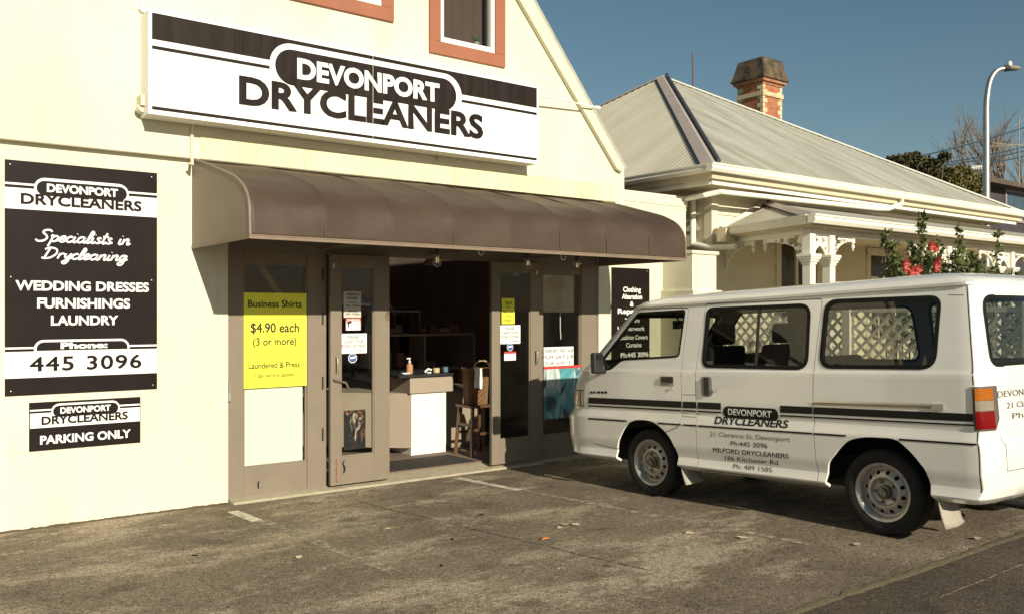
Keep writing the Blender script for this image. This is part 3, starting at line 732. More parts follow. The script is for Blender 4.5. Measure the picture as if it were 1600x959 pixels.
LET().rect('PARKING ONLY', rect4(62.5, 679.5, 692.5, 204, 670.5, 684, Y), Y-.004, .034).build('lettering', sign_w, pk)

# --- alterations board right of the doors
Y = -.012
ax0, ax1, az0, az1 = rect4(956, 418, 562, 1015, 420, 562, Y)
ab = thing('alterations_board', 'black board for clothing alteration, repairs and curtains behind the van windscreen', 'sign', ((ax0+ax1)/2, 0, az0))
m_ = MB(); m_.box(ax0, ax1, Y, -.001, az0-.06, az1); m_.build('panel', sign_b, ab, bevel=.0015)
L = LET()
for s, l, r, t, bt, bd in (('Clothing', 973.5, 1001, 448.5, 456.5, .028), ('Alteration', 971.5, 1003, 459.5, 467.5, .028), ('&', 984, 990, 471, 478.5, .028), ('Repairs', 965, 1004, 482, 490, .028),
        ('Zippers', 976, 999, 497, 503.5, .018), ('Leatherwork', 965, 1007, 509.5, 516.5, .018), ('Cushion Covers', 967.5, 1011.5, 523, 530, .018), ('Curtains', 978, 1002, 535, 542, .018), ('Ph:445 3096', 969.5, 1013, 550, 557.5, .03)):
    L.rect(s, rect4(l, t, bt, r, t, bt, Y), Y-.003, bd)
L.build('lettering', sign_w, ab)
m_ = MB()
for px, py in ((1011, 424),): m_.lathe([(.008, 0), (.006, -.004), (0, -.005)], onY(px, py, Y), 'Y', 8)
m_.build('screw', steel, ab)

# --- posters, notices and stickers in the windows
def card(name, lab, cat, r, y, mat, grp=None, th=.002):
    x0, x1, z0, z1 = r; t = thing(name, lab, cat, ((x0+x1)/2, y, z0), grp)
    m_ = MB(); m_.box(x0, x1, y, y+th, z0, z1); m_.build('sheet', mat, t); return t
def lines(t, mat, y, items, Yp):
    L = LET()
    for s, l, r, tp, bt, bd in items: L.rect(s, rect4(l, tp, bt, r, tp, bt, Yp), y-.0012, bd)
    return L.build('lettering', mat, t)
yp = .046
t = card('price_poster', 'yellow poster offering business shirts at $4.90 each in the left window', 'poster', rect4(380, 457, 606, 478, 458.5, 602, .04), .026, yellow)
lines(t, ink, .026, (('Business Shirts', 387, 471, 469, 480, .022), ('$4.90 each', 391, 467, 504, 519, .024), ('(3 or more)', 395, 463, 527, 539, .02), ('Laundered & Press', 388, 468, 565, 574.5, .02), ('3 day service applies.', 396, 461, 582, 588.5, .014)), .03)
x0, x1, z0, z1 = rect4(381, 612, 731, 474, 608, 723, .04)
m_ = MB(); m_.box(x0, x1, .061, .0625, z0, z1+.04); tag(m_.build('window_sheet', paper), 'plain white sheet behind the left window below the yellow poster', 'paper')
yd = -.0565
t = card('opening_hours_sign', 'grey opening hours notice high on the left open door', 'notice', rect4(537, 455, 496, 564, 456, 496, yd), yd, M('grey_card', (.5, .48, .42), .6))
lines(t, ink, yd, (('OPENING', 539.5, 561.5, 458, 462, .03), ('HOURS', 542, 559, 464, 468, .03), ('Mon-Fri', 545, 557, 471, 474, .02), ('8.00 - 5.30pm', 540, 562, 476, 479, .02), ('Saturday', 544, 558, 484, 487, .02), ('9.00 - 12.00pm', 540, 562, 489, 491.5, .02)), yd)
t = card('warning_sticker', 'white and red warning sticker on the left open door', 'sticker', rect4(540, 497, 516, 564, 497, 515, yd), yd, paper)
xa, xb, za, zb_ = rect4(540, 497, 501.5, 564, 497, 501.5, yd); sheet(redp, 'red_border', t, [(xa, xb, za, zb_), (xa, xa+.006, za-.09, za), (xb-.006, xb, za-.09, za)], yd-.0004, .0006)
lines(t, paper, yd-.0008, (('WARNING', 542, 562, 498, 500.8, .03),), yd)
m_ = MB(); p = onY(545, 506, yd); m_.bar((p.x-.02, yd-.002, p.z+.012), (p.x+.03, yd-.002, p.z+.02), .022, .002, (0, 1, 0)); m_.bar((p.x, yd-.002, p.z+.01), (p.x-.005, yd-.002, p.z-.03), .012, .002, (0, 1, 0)); m_.build('camera_icon', ink, t)
m_ = MB()
for k in range(4):
    p = onY(551, 504+2.4*k, yd); m_.box(p.x, p.x+.07, yd-.0012, yd-.0006, p.z-.003, p.z+.003)
m_.build('small_print', M('grey_ink', (.4, .4, .4), .6), t)
def dogs(l, tt, bb, r, lab):
    t = card('dogs_notice', lab, 'notice', rect4(l, tt, bb, r, tt-.5, bb-.8, yd), yd, paper, 'dogs notices on the open doors'); w_ = r-l; h = bb-tt
    lines(t, M('soft_ink', (.07, .065, .06), .6), yd, [(s, l+w_*a, l+w_*b_, tt+h*c_, tt+h*d, .018) for s, a, b_, c_, d in (('PLEASE', .27, .70, .09, .24), ('LEAVE YOUR', .12, .87, .32, .47), ('DOGS OUTSIDE', .05, .94, .54, .69), ('Thankyou', .55, .93, .79, .88))], yd)
dogs(532, 521, 552, 573, 'white notice asking to leave dogs outside on the left open door')
dogs(781, 508, 537, 813, 'white notice asking to leave dogs outside on the right open door')
def badge(px, py, r_, lab):
    p = onY(px, py, yd); t = thing('security_sticker', lab, 'sticker', p, 'blue stickers on the open doors')
    oc = lambda q: [(p.x+q*math.cos(R(22.5+45*k)), yd, p.z+q*math.sin(R(22.5+45*k))) for k in range(8)]
    m_ = MB(); m_.prism(oc(r_), (0, .002, 0)); m_.build('border', paper, t)
    m_ = MB(); m_.prism([(a_, b_-.0002, c_) for a_, b_, c_ in oc(r_*.88)], (0, -.0008, 0)); m_.build('badge_face', M('sticker_blue', (.05, .10, .32), .5), t)
    m_ = MB(); m_.bar((p.x-r_*.6, yd-.0016, p.z), (p.x+r_*.6, yd-.0016, p.z+.01), .002, r_*.34); m_.build('badge_stripe', paper, t)
badge(551, 559, .05, 'blue eight sided sticker under the dogs notice on the left door')
badge(797, 542, .045, 'blue eight sided sticker under the dogs notice on the right door')
t = card('warning_sticker', 'crumpled white and red sticker low on the right open door', 'sticker', rect4(788, 549, 563, 806, 549, 562, yd), yd, paper)
xa, xb, za, zb_ = rect4(788, 549, 552, 806, 549, 552, yd); sheet(redp, 'red_border', t, [(xa, xb, za, zb_)], yd-.0004, .0006)
t = card('repairs_note', 'narrow yellow handwritten repairs note on the right open door', 'notice', rect4(784, 466, 506, 804, 466, 505.5, yd), yd, yellow)
lines(t, ink, yd, (('Agent', 789, 800, 470, 475, .01), ('for', 791, 797, 478, 481, .01), ('Belmont', 786, 803, 485, 489, .02), ('Shoe', 790, 799, 491, 495, .01), ('Repairs', 788, 802, 497, 502, .01)), yd)
# poster low on the left door: dark film style picture, kept abstract
def art_mat(name, base, cols, scale, thr):
    m = M(name, base, .45, .2, 6); n, l = m.node_tree.nodes, m.node_tree.links; bs = n['Principled BSDF']
    tc = n.new('ShaderNodeTexCoord'); prev = None
    for i, c_ in enumerate(cols):
        mp = n.new('ShaderNodeMapping'); mp.inputs['Location'].default_value = (i*3.1, i*1.7, i*5.3); mp.inputs['Rotation'].default_value = (0, R(35+i*20), 0); mp.inputs['Scale'].default_value = (1, 1, .5); l.new(tc.outputs['Object'], mp.inputs['Vector'])
        t_ = n.new('ShaderNodeTexNoise'); t_.inputs['Scale'].default_value = scale*(1+.4*i); t_.inputs['Detail'].default_value = 8; t_.inputs['Distortion'].default_value = 1.2; l.new(mp.outputs[0], t_.inputs['Vector'])
        r_ = n.new('ShaderNodeValToRGB'); r_.color_ramp.elements[0].position = thr; r_.color_ramp.elements[1].position = thr+.1; l.new(t_.outputs['Fac'], r_.inputs['Fac'])
        x = n.new('ShaderNodeMixRGB'); l.new(r_.outputs[0], x.inputs[0]); x.inputs[2].default_value = (*c_, 1)
        if prev is None: x.inputs[1].default_value = (*base, 1)
        else: l.new(prev, x.inputs[1])
        prev = x.outputs[0]
    l.new(prev, bs.inputs['Base Color']); return m
t = card('film_poster', 'dark poster with orange and white figures low in the left open door', 'poster', rect4(537, 642, 702, 571, 638, 700, -.045), -.0465, art_mat('dark_poster_art', (.02, .018, .022), [(.36, .14, .06), (.50, .42, .36), (.012, .012, .018)], 10, .57))
t = thing('event_board', 'white letter board of film times in the right window', 'sign', (6.75, .024, 1.1))
x0, x1, z0, z1 = rect4(846, 541, 571, 896, 542, 571, .024); x0 = max(x0, 6.522)
m_ = MB(); m_.box(x0, x1, .022, .03, z0, z1); m_.build('letter_panel', paper, t)
L = LET(); L.rect('ONPORT FRI   6-8', rect4(848, 545, 550.5, 895, 545, 550.5, .024), .021, .01); L.rect('FILM  SAT 2-8', rect4(848, 554.5, 560, 895, 554.5, 560, .024), .021, .01); L.rect('CLUB  SUN 12-', rect4(848, 564, 569.5, 893, 564, 569.5, .024), .021, .01); L.build('lettering', ink, t)
xr1, zr1 = onY(907, 567, .024).x, onY(907, 567, .024).z
m_ = MB(); m_.box(x0, 7.095, .018, .03, z0-.032, z0-.001); m_.build('red_rail', redp, t)
card('event_poster', 'large teal and dark red event poster under the white letter board', 'poster', (x0, 7.09, .49, z0-.033), .024, art_mat('teal_poster_art', (.07, .27, .33), [(.20, .42, .46), (.55, .62, .58), (.02, .06, .09)], 3.2, .5))
m_ = MB(); m_.box(6.53, 7.05, .092, .096, 1.74, 2.18); tag(m_.build('roller_blind', M('grey_blind', (.48, .42, .33), .8, .06, 5)), 'grey roller blind half down behind the right window', 'blind')
m_ = MB(); m_.tube([(6.83, .09, 1.74), (6.83, .09, 1.55), (6.84, .09, 1.42)], .006, 6); tag(m_.build('blind_cord', white_p), 'white pull cord hanging from the roller blind', 'cord')

# ================================================================== SHOP INTERIOR
cn = thing('reception_counter', 'grey and white reception counter with raised black top inside the doorway', 'counter', (5.2, 1.0, .07))
def cpx(px, Y_): return onY(px, 600, Y_).x
cy = .95
c0, c1 = cpx(643, cy), cpx(697, cy); zt_ = onY(660, 584, cy).z; zm = onY(660, 613, cy).z
c0b, c1b = cpx(638, cy), cpx(706, cy)
m_ = MB(); m_.box(c0, c1, cy, cy+.9, .16, zm); m_.build('front_panel', M('counter_white', (.78, .77, .70), .5, .02), cn, bevel=.004)
m_ = MB(); m_.box(c0, c1, cy+.01, cy+.9, .072, .158); m_.build('plinth', M('counter_white', (.78, .77, .7)), cn)
m_ = MB(); m_.box(c0b, c1b, cy-.04, cy+.9, zm+.001, zt_-.03); m_.build('upstand', M('counter_taupe', (.33, .28, .22), .5, .05), cn, bevel=.004)
m_ = MB(); m_.box(c0b-.16, c1b+.03, cy-.07, cy+.95, zt_-.03, zt_); m_.build('counter_top', blackp, cn, bevel=.004)
m_ = MB(); m_.prism([(c0-.003, cy, .16), (c0-.003, cy, zm), (c0-1.0, cy+.95, zm), (c0-1.0, cy+.95, .16)], (-.02, .9, 0)); m_.build('side_wing', M('counter_taupe', (.33, .28, .22)), cn)
m_ = MB(); m_.box(c1+.002, c1+.75, cy+.25, cy+.85, .072, zm-.03); m_.build('return_panel', M('counter_taupe', (.33, .28, .22)), cn)
m_ = MB(); m_.box(c1+.001, c1+.8, cy+.2, cy+.9, zm-.029, zm+.005); m_.build('return_top', M('taupe_top', (.22, .18, .15), .4), cn)
zc = zt_+.001
def onc(px, Y_=cy+.15): return onY(px, 580, Y_).x
bt = thing('sanitiser_bottle', 'clear pump bottle of amber liquid on the counter', 'bottle', (onc(640), cy+.15, zc))
m_ = MB(); m_.lathe([(.038, 0), (.04, .01), (.04, .10), (.015, .125), (.013, .13)], (onc(640), cy+.15, zc), 'Z', 16); m_.build('body', M('amber_bottle', (.42, .24, .13), .3), bt, smooth=True)
m_ = MB(); m_.lathe([(.014, .13), (.014, .15), (.006, .15), (.006, .175)], (onc(640), cy+.15, zc), 'Z', 10); m_.bar((onc(640)-.04, cy+.15, zc+.18), (onc(640)+.01, cy+.15, zc+.18), .012, .012); m_.build('pump', white_p, bt)
def obj_on(name, lab, cat, px, sx, sz, mat, shape='box'):
    x = onc(px); m_ = MB()
    if shape == 'box': m_.box(x-sx/2, x+sx/2, cy+.10, cy+.10+sx*.7, zc, zc+sz); o = m_.build(name, mat, bevel=.006)
    else:
        m_.lathe([(sx*.46, 0), (sx*.5, sz*.1), (sx*.5, sz*.5), (sx*.46, sz*.55), (sx*.5, sz*.6), (sx*.5, sz*.95), (sx*.44, sz)], (x, cy+.14, zc), 'Z', 18); o = m_.build(name, mat, smooth=True)
    tag(o, lab, cat)
obj_on('tin', 'round cream tin with lid on the counter', 'tin', 681, .085, .055, M('tin_cream', (.55, .45, .25), .4), 'c')
obj_on('card_box', 'small blue box at the right end of the counter', 'box', 695, .08, .065, M('box_blue', (.10, .16, .22), .5))
obj_on('notepad', 'white notepad at the left end of the counter top', 'notepad', 632, .09, .015, paper)
m_ = MB(); x = onc(667); m_.tube([(x-.05, cy+.12, zc+.012), (x, cy+.12, zc+.05), (x+.045, cy+.12, zc+.035)], .012, 7); m_.lathe([(.03, 0), (.03, .012), (.0, .012)], (x+.01, cy+.12, zc), 'Z', 12)
tag(m_.build('tape_dispenser', white_p), 'white tape dispenser in the middle of the counter top', 'dispenser')
# stool and basket
sy = .42
stx0, stx1 = onY(722, 640, sy).x+.135, onY(765, 640, sy).x+.135; zs = onY(740, 634, sy).z
st = thing('bar_stool', 'dark timber bar stool inside the doorway carrying a basket', 'stool', ((stx0+stx1)/2, sy+.17, .07))
m_ = MB(); m_.box(stx0-.005, stx0+.36, sy, sy+.34, zs-.03, zs); m_.build('seat', timber, st, bevel=.01)
for i, (dx, dy) in enumerate(((0, 0), (1, 0), (0, 1), (1, 1))):
    m_ = MB(); m_.bar((stx0+.035+dx*.28, sy+.035+dy*.27, zs-.03), (stx0+.0+dx*.35, sy+.0+dy*.34, .071), .035, .035, (0, 1, 0)); m_.build('leg', timber, st, bevel=.003)
m_ = MB(); z_ = .33
m_.bar((stx0+.02, sy+.02, z_), (stx0+.33, sy+.02, z_), .022, .03); m_.bar((stx0+.02, sy+.32, z_), (stx0+.33, sy+.32, z_), .022, .03); m_.bar((stx0+.02, sy+.02, z_+.1), (stx0+.02, sy+.32, z_+.1), .022, .03); m_.build('rung', timber, st)
bk = thing('wicker_basket', 'brown wicker basket with a white cloth on the bar stool', 'basket', (stx0+.18, sy+.17, zs))
wick = M('wicker', (.17, .085, .04), .7, .35, 40); zb1 = onY(740, 577, sy).z
m_ = MB(); rows = []; nseg = 56
for i in range(15):
    t_ = i/14; z_ = zs+.002+(zb1-zs)*t_
    rows.append([(stx0+.17+(.125+.02*t_)*math.copysign(abs(math.cos(a_))**.55, math.cos(a_))+.004*math.cos(k*math.pi+i*math.pi)*math.cos(a_), sy+.17+(.105+.02*t_)*math.copysign(abs(math.sin(a_))**.55, math.sin(a_))+.004*math.cos(k*math.pi+i*math.pi)*math.sin(a_), z_) for k, a_ in ((k, 2*math.pi*k/nseg) for k in range(nseg+1))])
m_.grid(rows); m_.build('basket_body', wick, bk)
m_ = MB(); m_.tube([(p[0], p[1], zb1+.004) for p in rows[-1][:-1]], .014, 6, closed=True); m_.build('rim', wick, bk)
m_ = MB(); m_.tube([(stx0+.17+.115*math.cos(R(a_)), sy+.04+.0, zb1+.10*math.sin(R(a_))) for a_ in range(0, 181, 15)], .011, 6); m_.build('handle', M('pale_cane', (.5, .38, .22), .6), bk)
m_ = MB(); m_.grid([[(stx0+.045+.11*u/6, sy+.012-.006*math.sin(u*1.7+v), zb1+.02-.24*v/6+.01*math.sin(u)) for u in range(7)] for v in range(7)]); m_.build('cloth', paper, bk, smooth=True)
m_ = MB(); m_.box(4.47, 5.66, .17, .72, .071, .081); tag(m_.build('door_mat', M('dark_mat', (.035, .03, .028), .95, .4, 80), bevel=.004), 'dark rectangular door mat just inside the doorway', 'mat')
# garment rail and linen at the back
gr = thing('garment_rail', 'dim rail of bagged garments at the back of the shop', 'clothes rail', (5.6, 3.6, .07))
m_ = MB(); m_.tube([(4.4, 3.6, .08), (4.4, 3.6, 1.75), (7.0, 3.6, 1.75), (7.0, 3.6, .08)], .018, 8); m_.build('rail_frame', steel, gr)
for k in range(16):
    x = 4.5+k*.155; zl = .62+.25*random.random(); c_ = random.choice([(.10, .08, .06), (.16, .12, .09), (.05, .045, .05), (.20, .13, .09)])
    m_ = MB(); rows = []
    for v in range(7):
        t_ = v/6; wd = .10+.14*min(1, t_*2.2)
        rows.append([(x+.035*math.cos(a_)*(1+.2*math.sin(3*a_+k)), 3.6+wd*math.sin(a_), 1.70-(1.70-zl)*t_) for a_ in [2*math.pi*j/14 for j in range(15)]])
    m_.grid(rows); m_.build('garment', M('garment_%.2f_%.2f' % (c_[0], c_[2]), c_, .8, .2, 6), gr, smooth=True)
sh = thing('linen_shelf', 'dim timber shelf of folded brown linen behind the counter', 'shelf', (6.1, 2.6, .07))
m_ = MB()
for z_ in (.5, .95, 1.42): m_.box(5.5, 7.2, 2.4, 2.8, z_, z_+.03)
for x in (5.5, 6.35, 7.17): m_.box(x, x+.03, 2.4, 2.8, .072, 1.42)
m_.build('carcass', dark_in, sh)
for k in range(9):
    for j, z_ in enumerate((.53, .98, 1.45)):
        if random.random() < .4: continue
        m_ = MB(); x = 5.56+k*.178+random.uniform(-.03, .03); h = .06+.20*random.random(); m_.box(x, x+random.uniform(.10, .19), 2.42, 2.75, z_+.001, z_+h); m_.build('folded_linen', M('linen_%d' % ((k+j) % 3), [(.20, .10, .07), (.13, .10, .08), (.26, .17, .12)][(k+j) % 3], .9, .2, 9), sh, bevel=.03)
pl = thing('pendant_lamp', 'pale cone shaded pendant lamp deep inside the shop', 'lamp', (4.9, 2.6, 2.4)); p = onY(674, 414, 2.6)
m_ = MB(); m_.lathe([(.02, .14), (.06, .10), (.13, 0), (.125, 0), (.05, .10)], p, 'Z', 20); m_.build('lamp_shade', M('shade_cream', (.6, .52, .38), .6), pl, smooth=True)
m_ = MB(); m_.tube([(p.x, p.y, p.z+.14), (p.x, p.y, 3.11)], .006, 6); m_.build('cord', black, pl)

# ================================================================== BOUNDARY PIER AND LATTICE FENCE
bw = thing('boundary_pier', 'cream rendered boundary pier with flat cap beside the shop end wall', 'pier', (8.72, -.25, 0))
m_ = MB(); m_.box(8.495, 8.955, -.505, -.001, -.1, 2.47); m_.build('pier_body', cream, bw, bevel=.006)
m_ = MB(); m_.box(8.47, 8.985, -.53, -.001, 2.47, 2.515); m_.build('pier_cap', cream, bw, bevel=.008)
m_ = MB(); m_.box(8.46, 9.02, -.55, -.001, -.1, 2.02); m_.build('pier_base', cream, bw, bevel=.008)
lf = thing('lattice_fence', 'white diagonal lattice fence along the boundary behind the van', 'fence', (8.74, -3.3, 0))
ly0, ly1, lz1 = -6.2, -.56, 1.74
m_ = MB(); sp = .098; L_ = lz1+.02
def clipbar(m_, y_, s_, xo):
    # slat through (y_, z=0.02) rising at 45 degrees, direction s_; clipped to the panel
    ta, tb = 0, L_-.1
    for _ in (0,):
        ya = y_; yb_ = y_+s_*(tb)
    lo, hi = ly0, ly1
    t0, t1 = 0.0, tb
    if s_ > 0: t0 = max(t0, lo-y_); t1 = min(t1, hi-y_)
    else: t0 = max(t0, y_-hi); t1 = min(t1, y_-lo)
    if t1-t0 < .03: return
    m_.bar((xo, y_+s_*t0, .12+t0), (xo, y_+s_*t1, .12+t1), .032, .007, (1, 0, 0))
k = ly0-2.0
while k < ly1+2.0:
    clipbar(m_, k, 1, 8.745); clipbar(m_, k, -1, 8.737); k += sp*math.sqrt(2)
m_.build('lattice', white_t, lf)
m_ = MB(); m_.box(8.72, 8.765, ly0, ly1, lz1, lz1+.05); m_.box(8.72, 8.765, ly0, ly1, .2, .25); m_.build('rail', white_t, lf)
for y in (-6.2, -4.35, -2.5, -.62):
    m_ = MB(); m_.box(8.70, 8.785, y-.045, y+.045, -.05, lz1+.1); m_.build('post', white_t, lf)

# ================================================================== VILLA
vl = thing('villa', 'cream weatherboard villa with grey corrugated hip roof and fretwork verandah', 'house', (13.1, 4, 0))
VX0, VX1, VY0, VY1 = 9.34, 17.0, -.1, 9.2      # walls
EX0, EX1, EY0, EY1, EZ = 8.76, 17.50, -.6, 9.7, 3.60
AP = Vector((13.13, 4.35, 6.47))
def corrug(name, e0, e1, apex, parent, mat, apex2=None, pitch=.076, amp=.0085, step=4):
    """corrugated sheet over a hip face: eave from e0 to e1, up to apex (or a ridge apex..apex2)"""
    e0, e1, apex = Vector(e0), Vector(e1), Vector(apex); a2 = Vector(apex2) if apex2 else apex
    L = (e1-e0).length; du = (e1-e0)/L; mid = (apex+a2)/2
    up_ = (apex-e0) - du*(apex-e0).dot(du); H = up_.length; up_.normalize(); nrm = du.cross(up_); nrm = nrm if nrm.z > 0 else -nrm
    ua, ub = (apex-e0).dot(du), (a2-e0).dot(du)
    n = int(L/pitch*step); m_ = MB(); lo, hi = [], []
    for i in range(n+1):
        u = L*i/n
        t = 1.0 if ua <= u <= ub else (u/ua if u < ua else (L-u)/(L-ub))
        o = nrm*(amp*math.cos(2*math.pi*u/pitch))
        lo.append(m_.bm.verts.new(e0+du*u+o)); hi.append(m_.bm.verts.new(e0+du*u+up_*(H*t)+o))
    for i in range(n):
        if (hi[i].co-lo[i].co).length < 1e-3 and (hi[i+1].co-lo[i+1].co).length < 1e-3: continue
        m_.bm.faces.new((lo[i], lo[i+1], hi[i+1], hi[i]))
    return m_.build(name, mat, parent, smooth=True, ang=80, norm=False)
c00, c10, c11, c01 = (EX0, EY0, EZ), (EX1, EY0, EZ), (EX1, EY1, EZ), (EX0, EY1, EZ)
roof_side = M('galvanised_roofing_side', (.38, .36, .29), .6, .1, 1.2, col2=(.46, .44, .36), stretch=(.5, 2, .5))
corrug('roof', c00, c10, AP, vl, roof_m, pitch=.09); corrug('roof', c01, c00, AP, vl, roof_side, pitch=.10, amp=.0105, step=6); corrug('roof', c10, c11, AP, vl, roof_m); corrug('roof', c11, c01, AP, vl, roof_m)
def hipcap(a_, b_, wd, parent, mat, name='hip_flashing', dz=.02):
    a_, b_ = Vector(a_), Vector(b_); d = (b_-a_).normalized(); s_ = d.cross(Vector((0, 0, 1))).normalized()
    m_ = MB(); u_ = s_.cross(d)
    if u_.z < 0: u_ = -u_
    rows = []
    for p in (a_, b_): rows.append([p+s_*k*wd+u_*(dz+.012-.40*abs(k)*wd) for k in (-1, -.25, 0, .25, 1)])
    m_.grid(rows); o = m_.build(name, mat, parent); so_ = o.modifiers.new('thickness', 'SOLIDIFY'); so_.thickness = .006; return o
hipcap(c00, AP, .13, vl, roof_cap); hipcap(c10, AP, .13, vl, white_t); hipcap(c01, AP, .13, vl, roof_cap); hipcap(c11, AP, .13, vl, roof_cap)
m_ = MB(); m_.tube([Vector(c00)+Vector((.13, .0, .065)), AP+Vector((.06, -.06, .05))], .028, 8); m_.build('hip_roll', M('dark_lead', (.07, .075, .09), .6), vl)
# walls (weatherboards with real laps)
def boards(name, p0, p1, z0, z1, out, parent, mat, h=.205, lap=.016, holes=()):
    p0, p1, out = Vector(p0), Vector(p1), Vector(out); m_ = MB(); n = max(1, round((z1-z0)/h)); hh = (z1-z0)/n
    for i in range(n):
        za, zb_ = z0+i*hh, z0+(i+1)*hh
        spans = [(0.0, 1.0)]
        for (ha, hb, hz0, hz1) in holes:
            if zb_ > hz0+.01 and za < hz1-.01:
                ns = []
                for s0, s1 in spans:
                    if hb <= s0 or ha >= s1: ns.append((s0, s1)); continue
                    if ha > s0: ns.append((s0, ha))
                    if hb < s1: ns.append((hb, s1))
                spans = ns
        for s0, s1 in spans:
            A, B = p0.lerp(p1, s0), p0.lerp(p1, s1); z = Vector((0, 0, 1))
            m_.prism([A+z*za+out*lap*1.5, A+z*zb_+out*.004, A+z*zb_-out*.02, A+z*za-out*.02], B-A)
    return m_.build(name, mat, parent)
def fx(px, Y_): return onY(px, 400, Y_).x
# front wall openings under the verandah: (x0, x1, z0, z1)
wx0, wx1 = fx(1210, VY0), fx(1268, VY0)+.2
dx0, dx1 = fx(1352, VY0), fx(1398, VY0)
Lw = VX1-VX0
fr = lambda x: (x-VX0)/Lw
boards('front_wall', (VX0, VY0, 0), (VX1, VY0, 0), .35, EZ-.12, (0, -1, 0), vl, wbm, holes=((fr(wx0), fr(wx1), .9, 2.75), (fr(dx0), fr(dx1), .3, 2.75)))
boards('side_wall', (VX0, VY1, 0), (VX0, VY0, 0), .35, EZ-.12, (-1, 0, 0), vl, wbm)
boards('side_wall', (VX1, VY0, 0), (VX1, VY1, 0), .35, EZ-.12, (1, 0, 0), vl, wbm)
m_ = MB(); m_.box(VX0, VX1, VY1, VY1+.1, 0, EZ-.1); m_.build('rear_wall', wbm, vl)
m_ = MB(); m_.box(VX0+.02, VX1-.02, VY0+.02, VY1-.02, -.1, .36); m_.build('foundation', under_m, vl)
m_ = MB(); m_.box(VX0-.035, VX0+.10, VY0-.035, VY0+.10, .3, EZ-.14); m_.build('corner_board', wbm, vl, bevel=.004); m_ = MB(); m_.box(VX1-.1, VX1+.035, VY0-.035, VY0+.1, .3, EZ-.14); m_.build('corner_board', wbm, vl, bevel=.004)
m_ = MB(); m_.box(EX0+.085, EX1-.085, EY0+.085, EY1-.085, EZ-.20, EZ-.17); m_.build('soffit', under_m, vl)
# fascia, gutters
m_ = MB(); m_.box(EX0+.03, EX1-.03, EY0+.0, EY0+.035, EZ-.172, EZ-.02); m_.box(EX0+.0, EX0+.03, EY0, EY1, EZ-.172, EZ-.02); m_.box(EX1-.03, EX1, EY0, EY1, EZ-.172, EZ-.02); m_.build('fascia', under_m, vl, bevel=.004)
m_ = MB(); m_.box(EX0+.06, EX1-.12, EY0+.05, EY0+.08, EZ-.235, EZ-.165); m_.box(EX0+.05, EX0+.08, EY0+.081, EY1, EZ-.235, EZ-.165); m_.build('bargeboard_strip', white_t, vl, bevel=.004)
def gutter(p, q, out, parent, mat, h=.10, d=.11):
    p, q, out = Vector(p), Vector(q), Vector(out); z = Vector((0, 0, 1))
    pr_ = [(0, 0), (d*.7, -.005), (d*.95, h*.35), (d*.85, h*.7), (d, h*.82), (d, h), (d*.88, h), (d*.8, h*.8), (d*.82, h*.4), (d*.6, .02), (.012, .02), (.012, h)]
    m_ = MB(); m_.prism([p+out*a_+z*b_ for a_, b_ in pr_]+[p+z*h], q-p); e_ = (q-p).normalized()*.004
    for r_ in (p-e_*1.2, q+e_*.2): m_.prism([r_+out*a_+z*b_ for a_, b_ in ((0, 0), (d*.7, -.006), (d*.96, h*.35), (d*.86, h*.7), (d*1.01, h), (0, h))], e_)
    return m_.build('gutter', mat, parent, bevel=.003)
gutter((EX0-.11, EY0, EZ-.09), (EX1+.11, EY0, EZ-.09), (0, -1, 0), vl, white_t); gutter((EX0, EY1, EZ-.09), (EX0, EY0-.0, EZ-.09), (-1, 0, 0), vl, white_t)
gx = onY(1408, 320, EY0-.05).x
m_ = MB(); m_.tube([(gx, EY0-.06, EZ-.09), (gx, EY0-.06, EZ-.17), (gx-.25, EY0+.02, EZ-.26), (gx-.5, EY0+.06, EZ-.27), (VX0-.30, EY0+.10, EZ-.31), (VX0-.42, EY0+.25, EZ-.34), (VX0-.42, VY0+.9, EZ-.40)], .036, 10); m_.build('downpipe', white_t, vl, smooth=True)
m_ = MB(); px_ = onY(1080, 340, VY0+.15); m_.tube([(VX0-.09, VY0+.25, EZ-.3), (VX0-.09, VY0+.25, 2.66)], .042, 10); m_.tube([(VX0-.09, VY0+.25, 2.66), (VX0-.08, VY0-.1, 2.60), (VX0-.02, VY0-.42, 2.60)], .042, 10); m_.build('downpipe', white_t, vl, smooth=True)
m_ = MB(); m_.box(VX0-.14, VX0+.05, VY0-.36, VY0-.2, 2.66, 2.84); m_.build('rainhead', under_m, vl, bevel=.01)
# verandah
QX0, QX1, QY, QZ = 8.91, 17.6, -1.95, 2.85        # eave lines of the verandah roof; its left end is splayed
QXW = 9.46                                        # where the splayed end meets the wall
HX = 10.52; HZ = 3.30
A1 = (HX, VY0-.03, HZ)
corrug('verandah_roof', (QX0, QY, QZ), (QX1+3, QY, QZ), (HX, VY0-.03, HZ), vl, roof_m, (QX1+3, VY0-.03, HZ))
corrug('verandah_roof', (QXW, VY0-.03, QZ), (QX0, QY, QZ), (HX, VY0-.03-.0, HZ), vl, roof_side)
hipcap((QX0, QY, QZ), A1, .10, vl, roof_cap)
m_ = MB(); m_.box(HX-.1, QX1-.4, VY0-.075, VY0-.03, HZ-.02, HZ+.055); m_.build('roof_flashing', white_t, vl)
m_ = MB(); m_.bar((QXW+.02, VY0-.055, QZ+.02), (HX, VY0-.055, HZ+.03), .04, .07); m_.build('roof_flashing', white_t, vl)
gutter((QX0-.1, QY, QZ-.09), (QX1+3, QY, QZ-.09), (0, -1, 0), vl, white_t); sn = Vector((-(VY0-QY), QXW-QX0, 0)).normalized(); gutter((QXW, VY0, QZ-.09), (QX0, QY, QZ-.09), sn, vl, white_t)
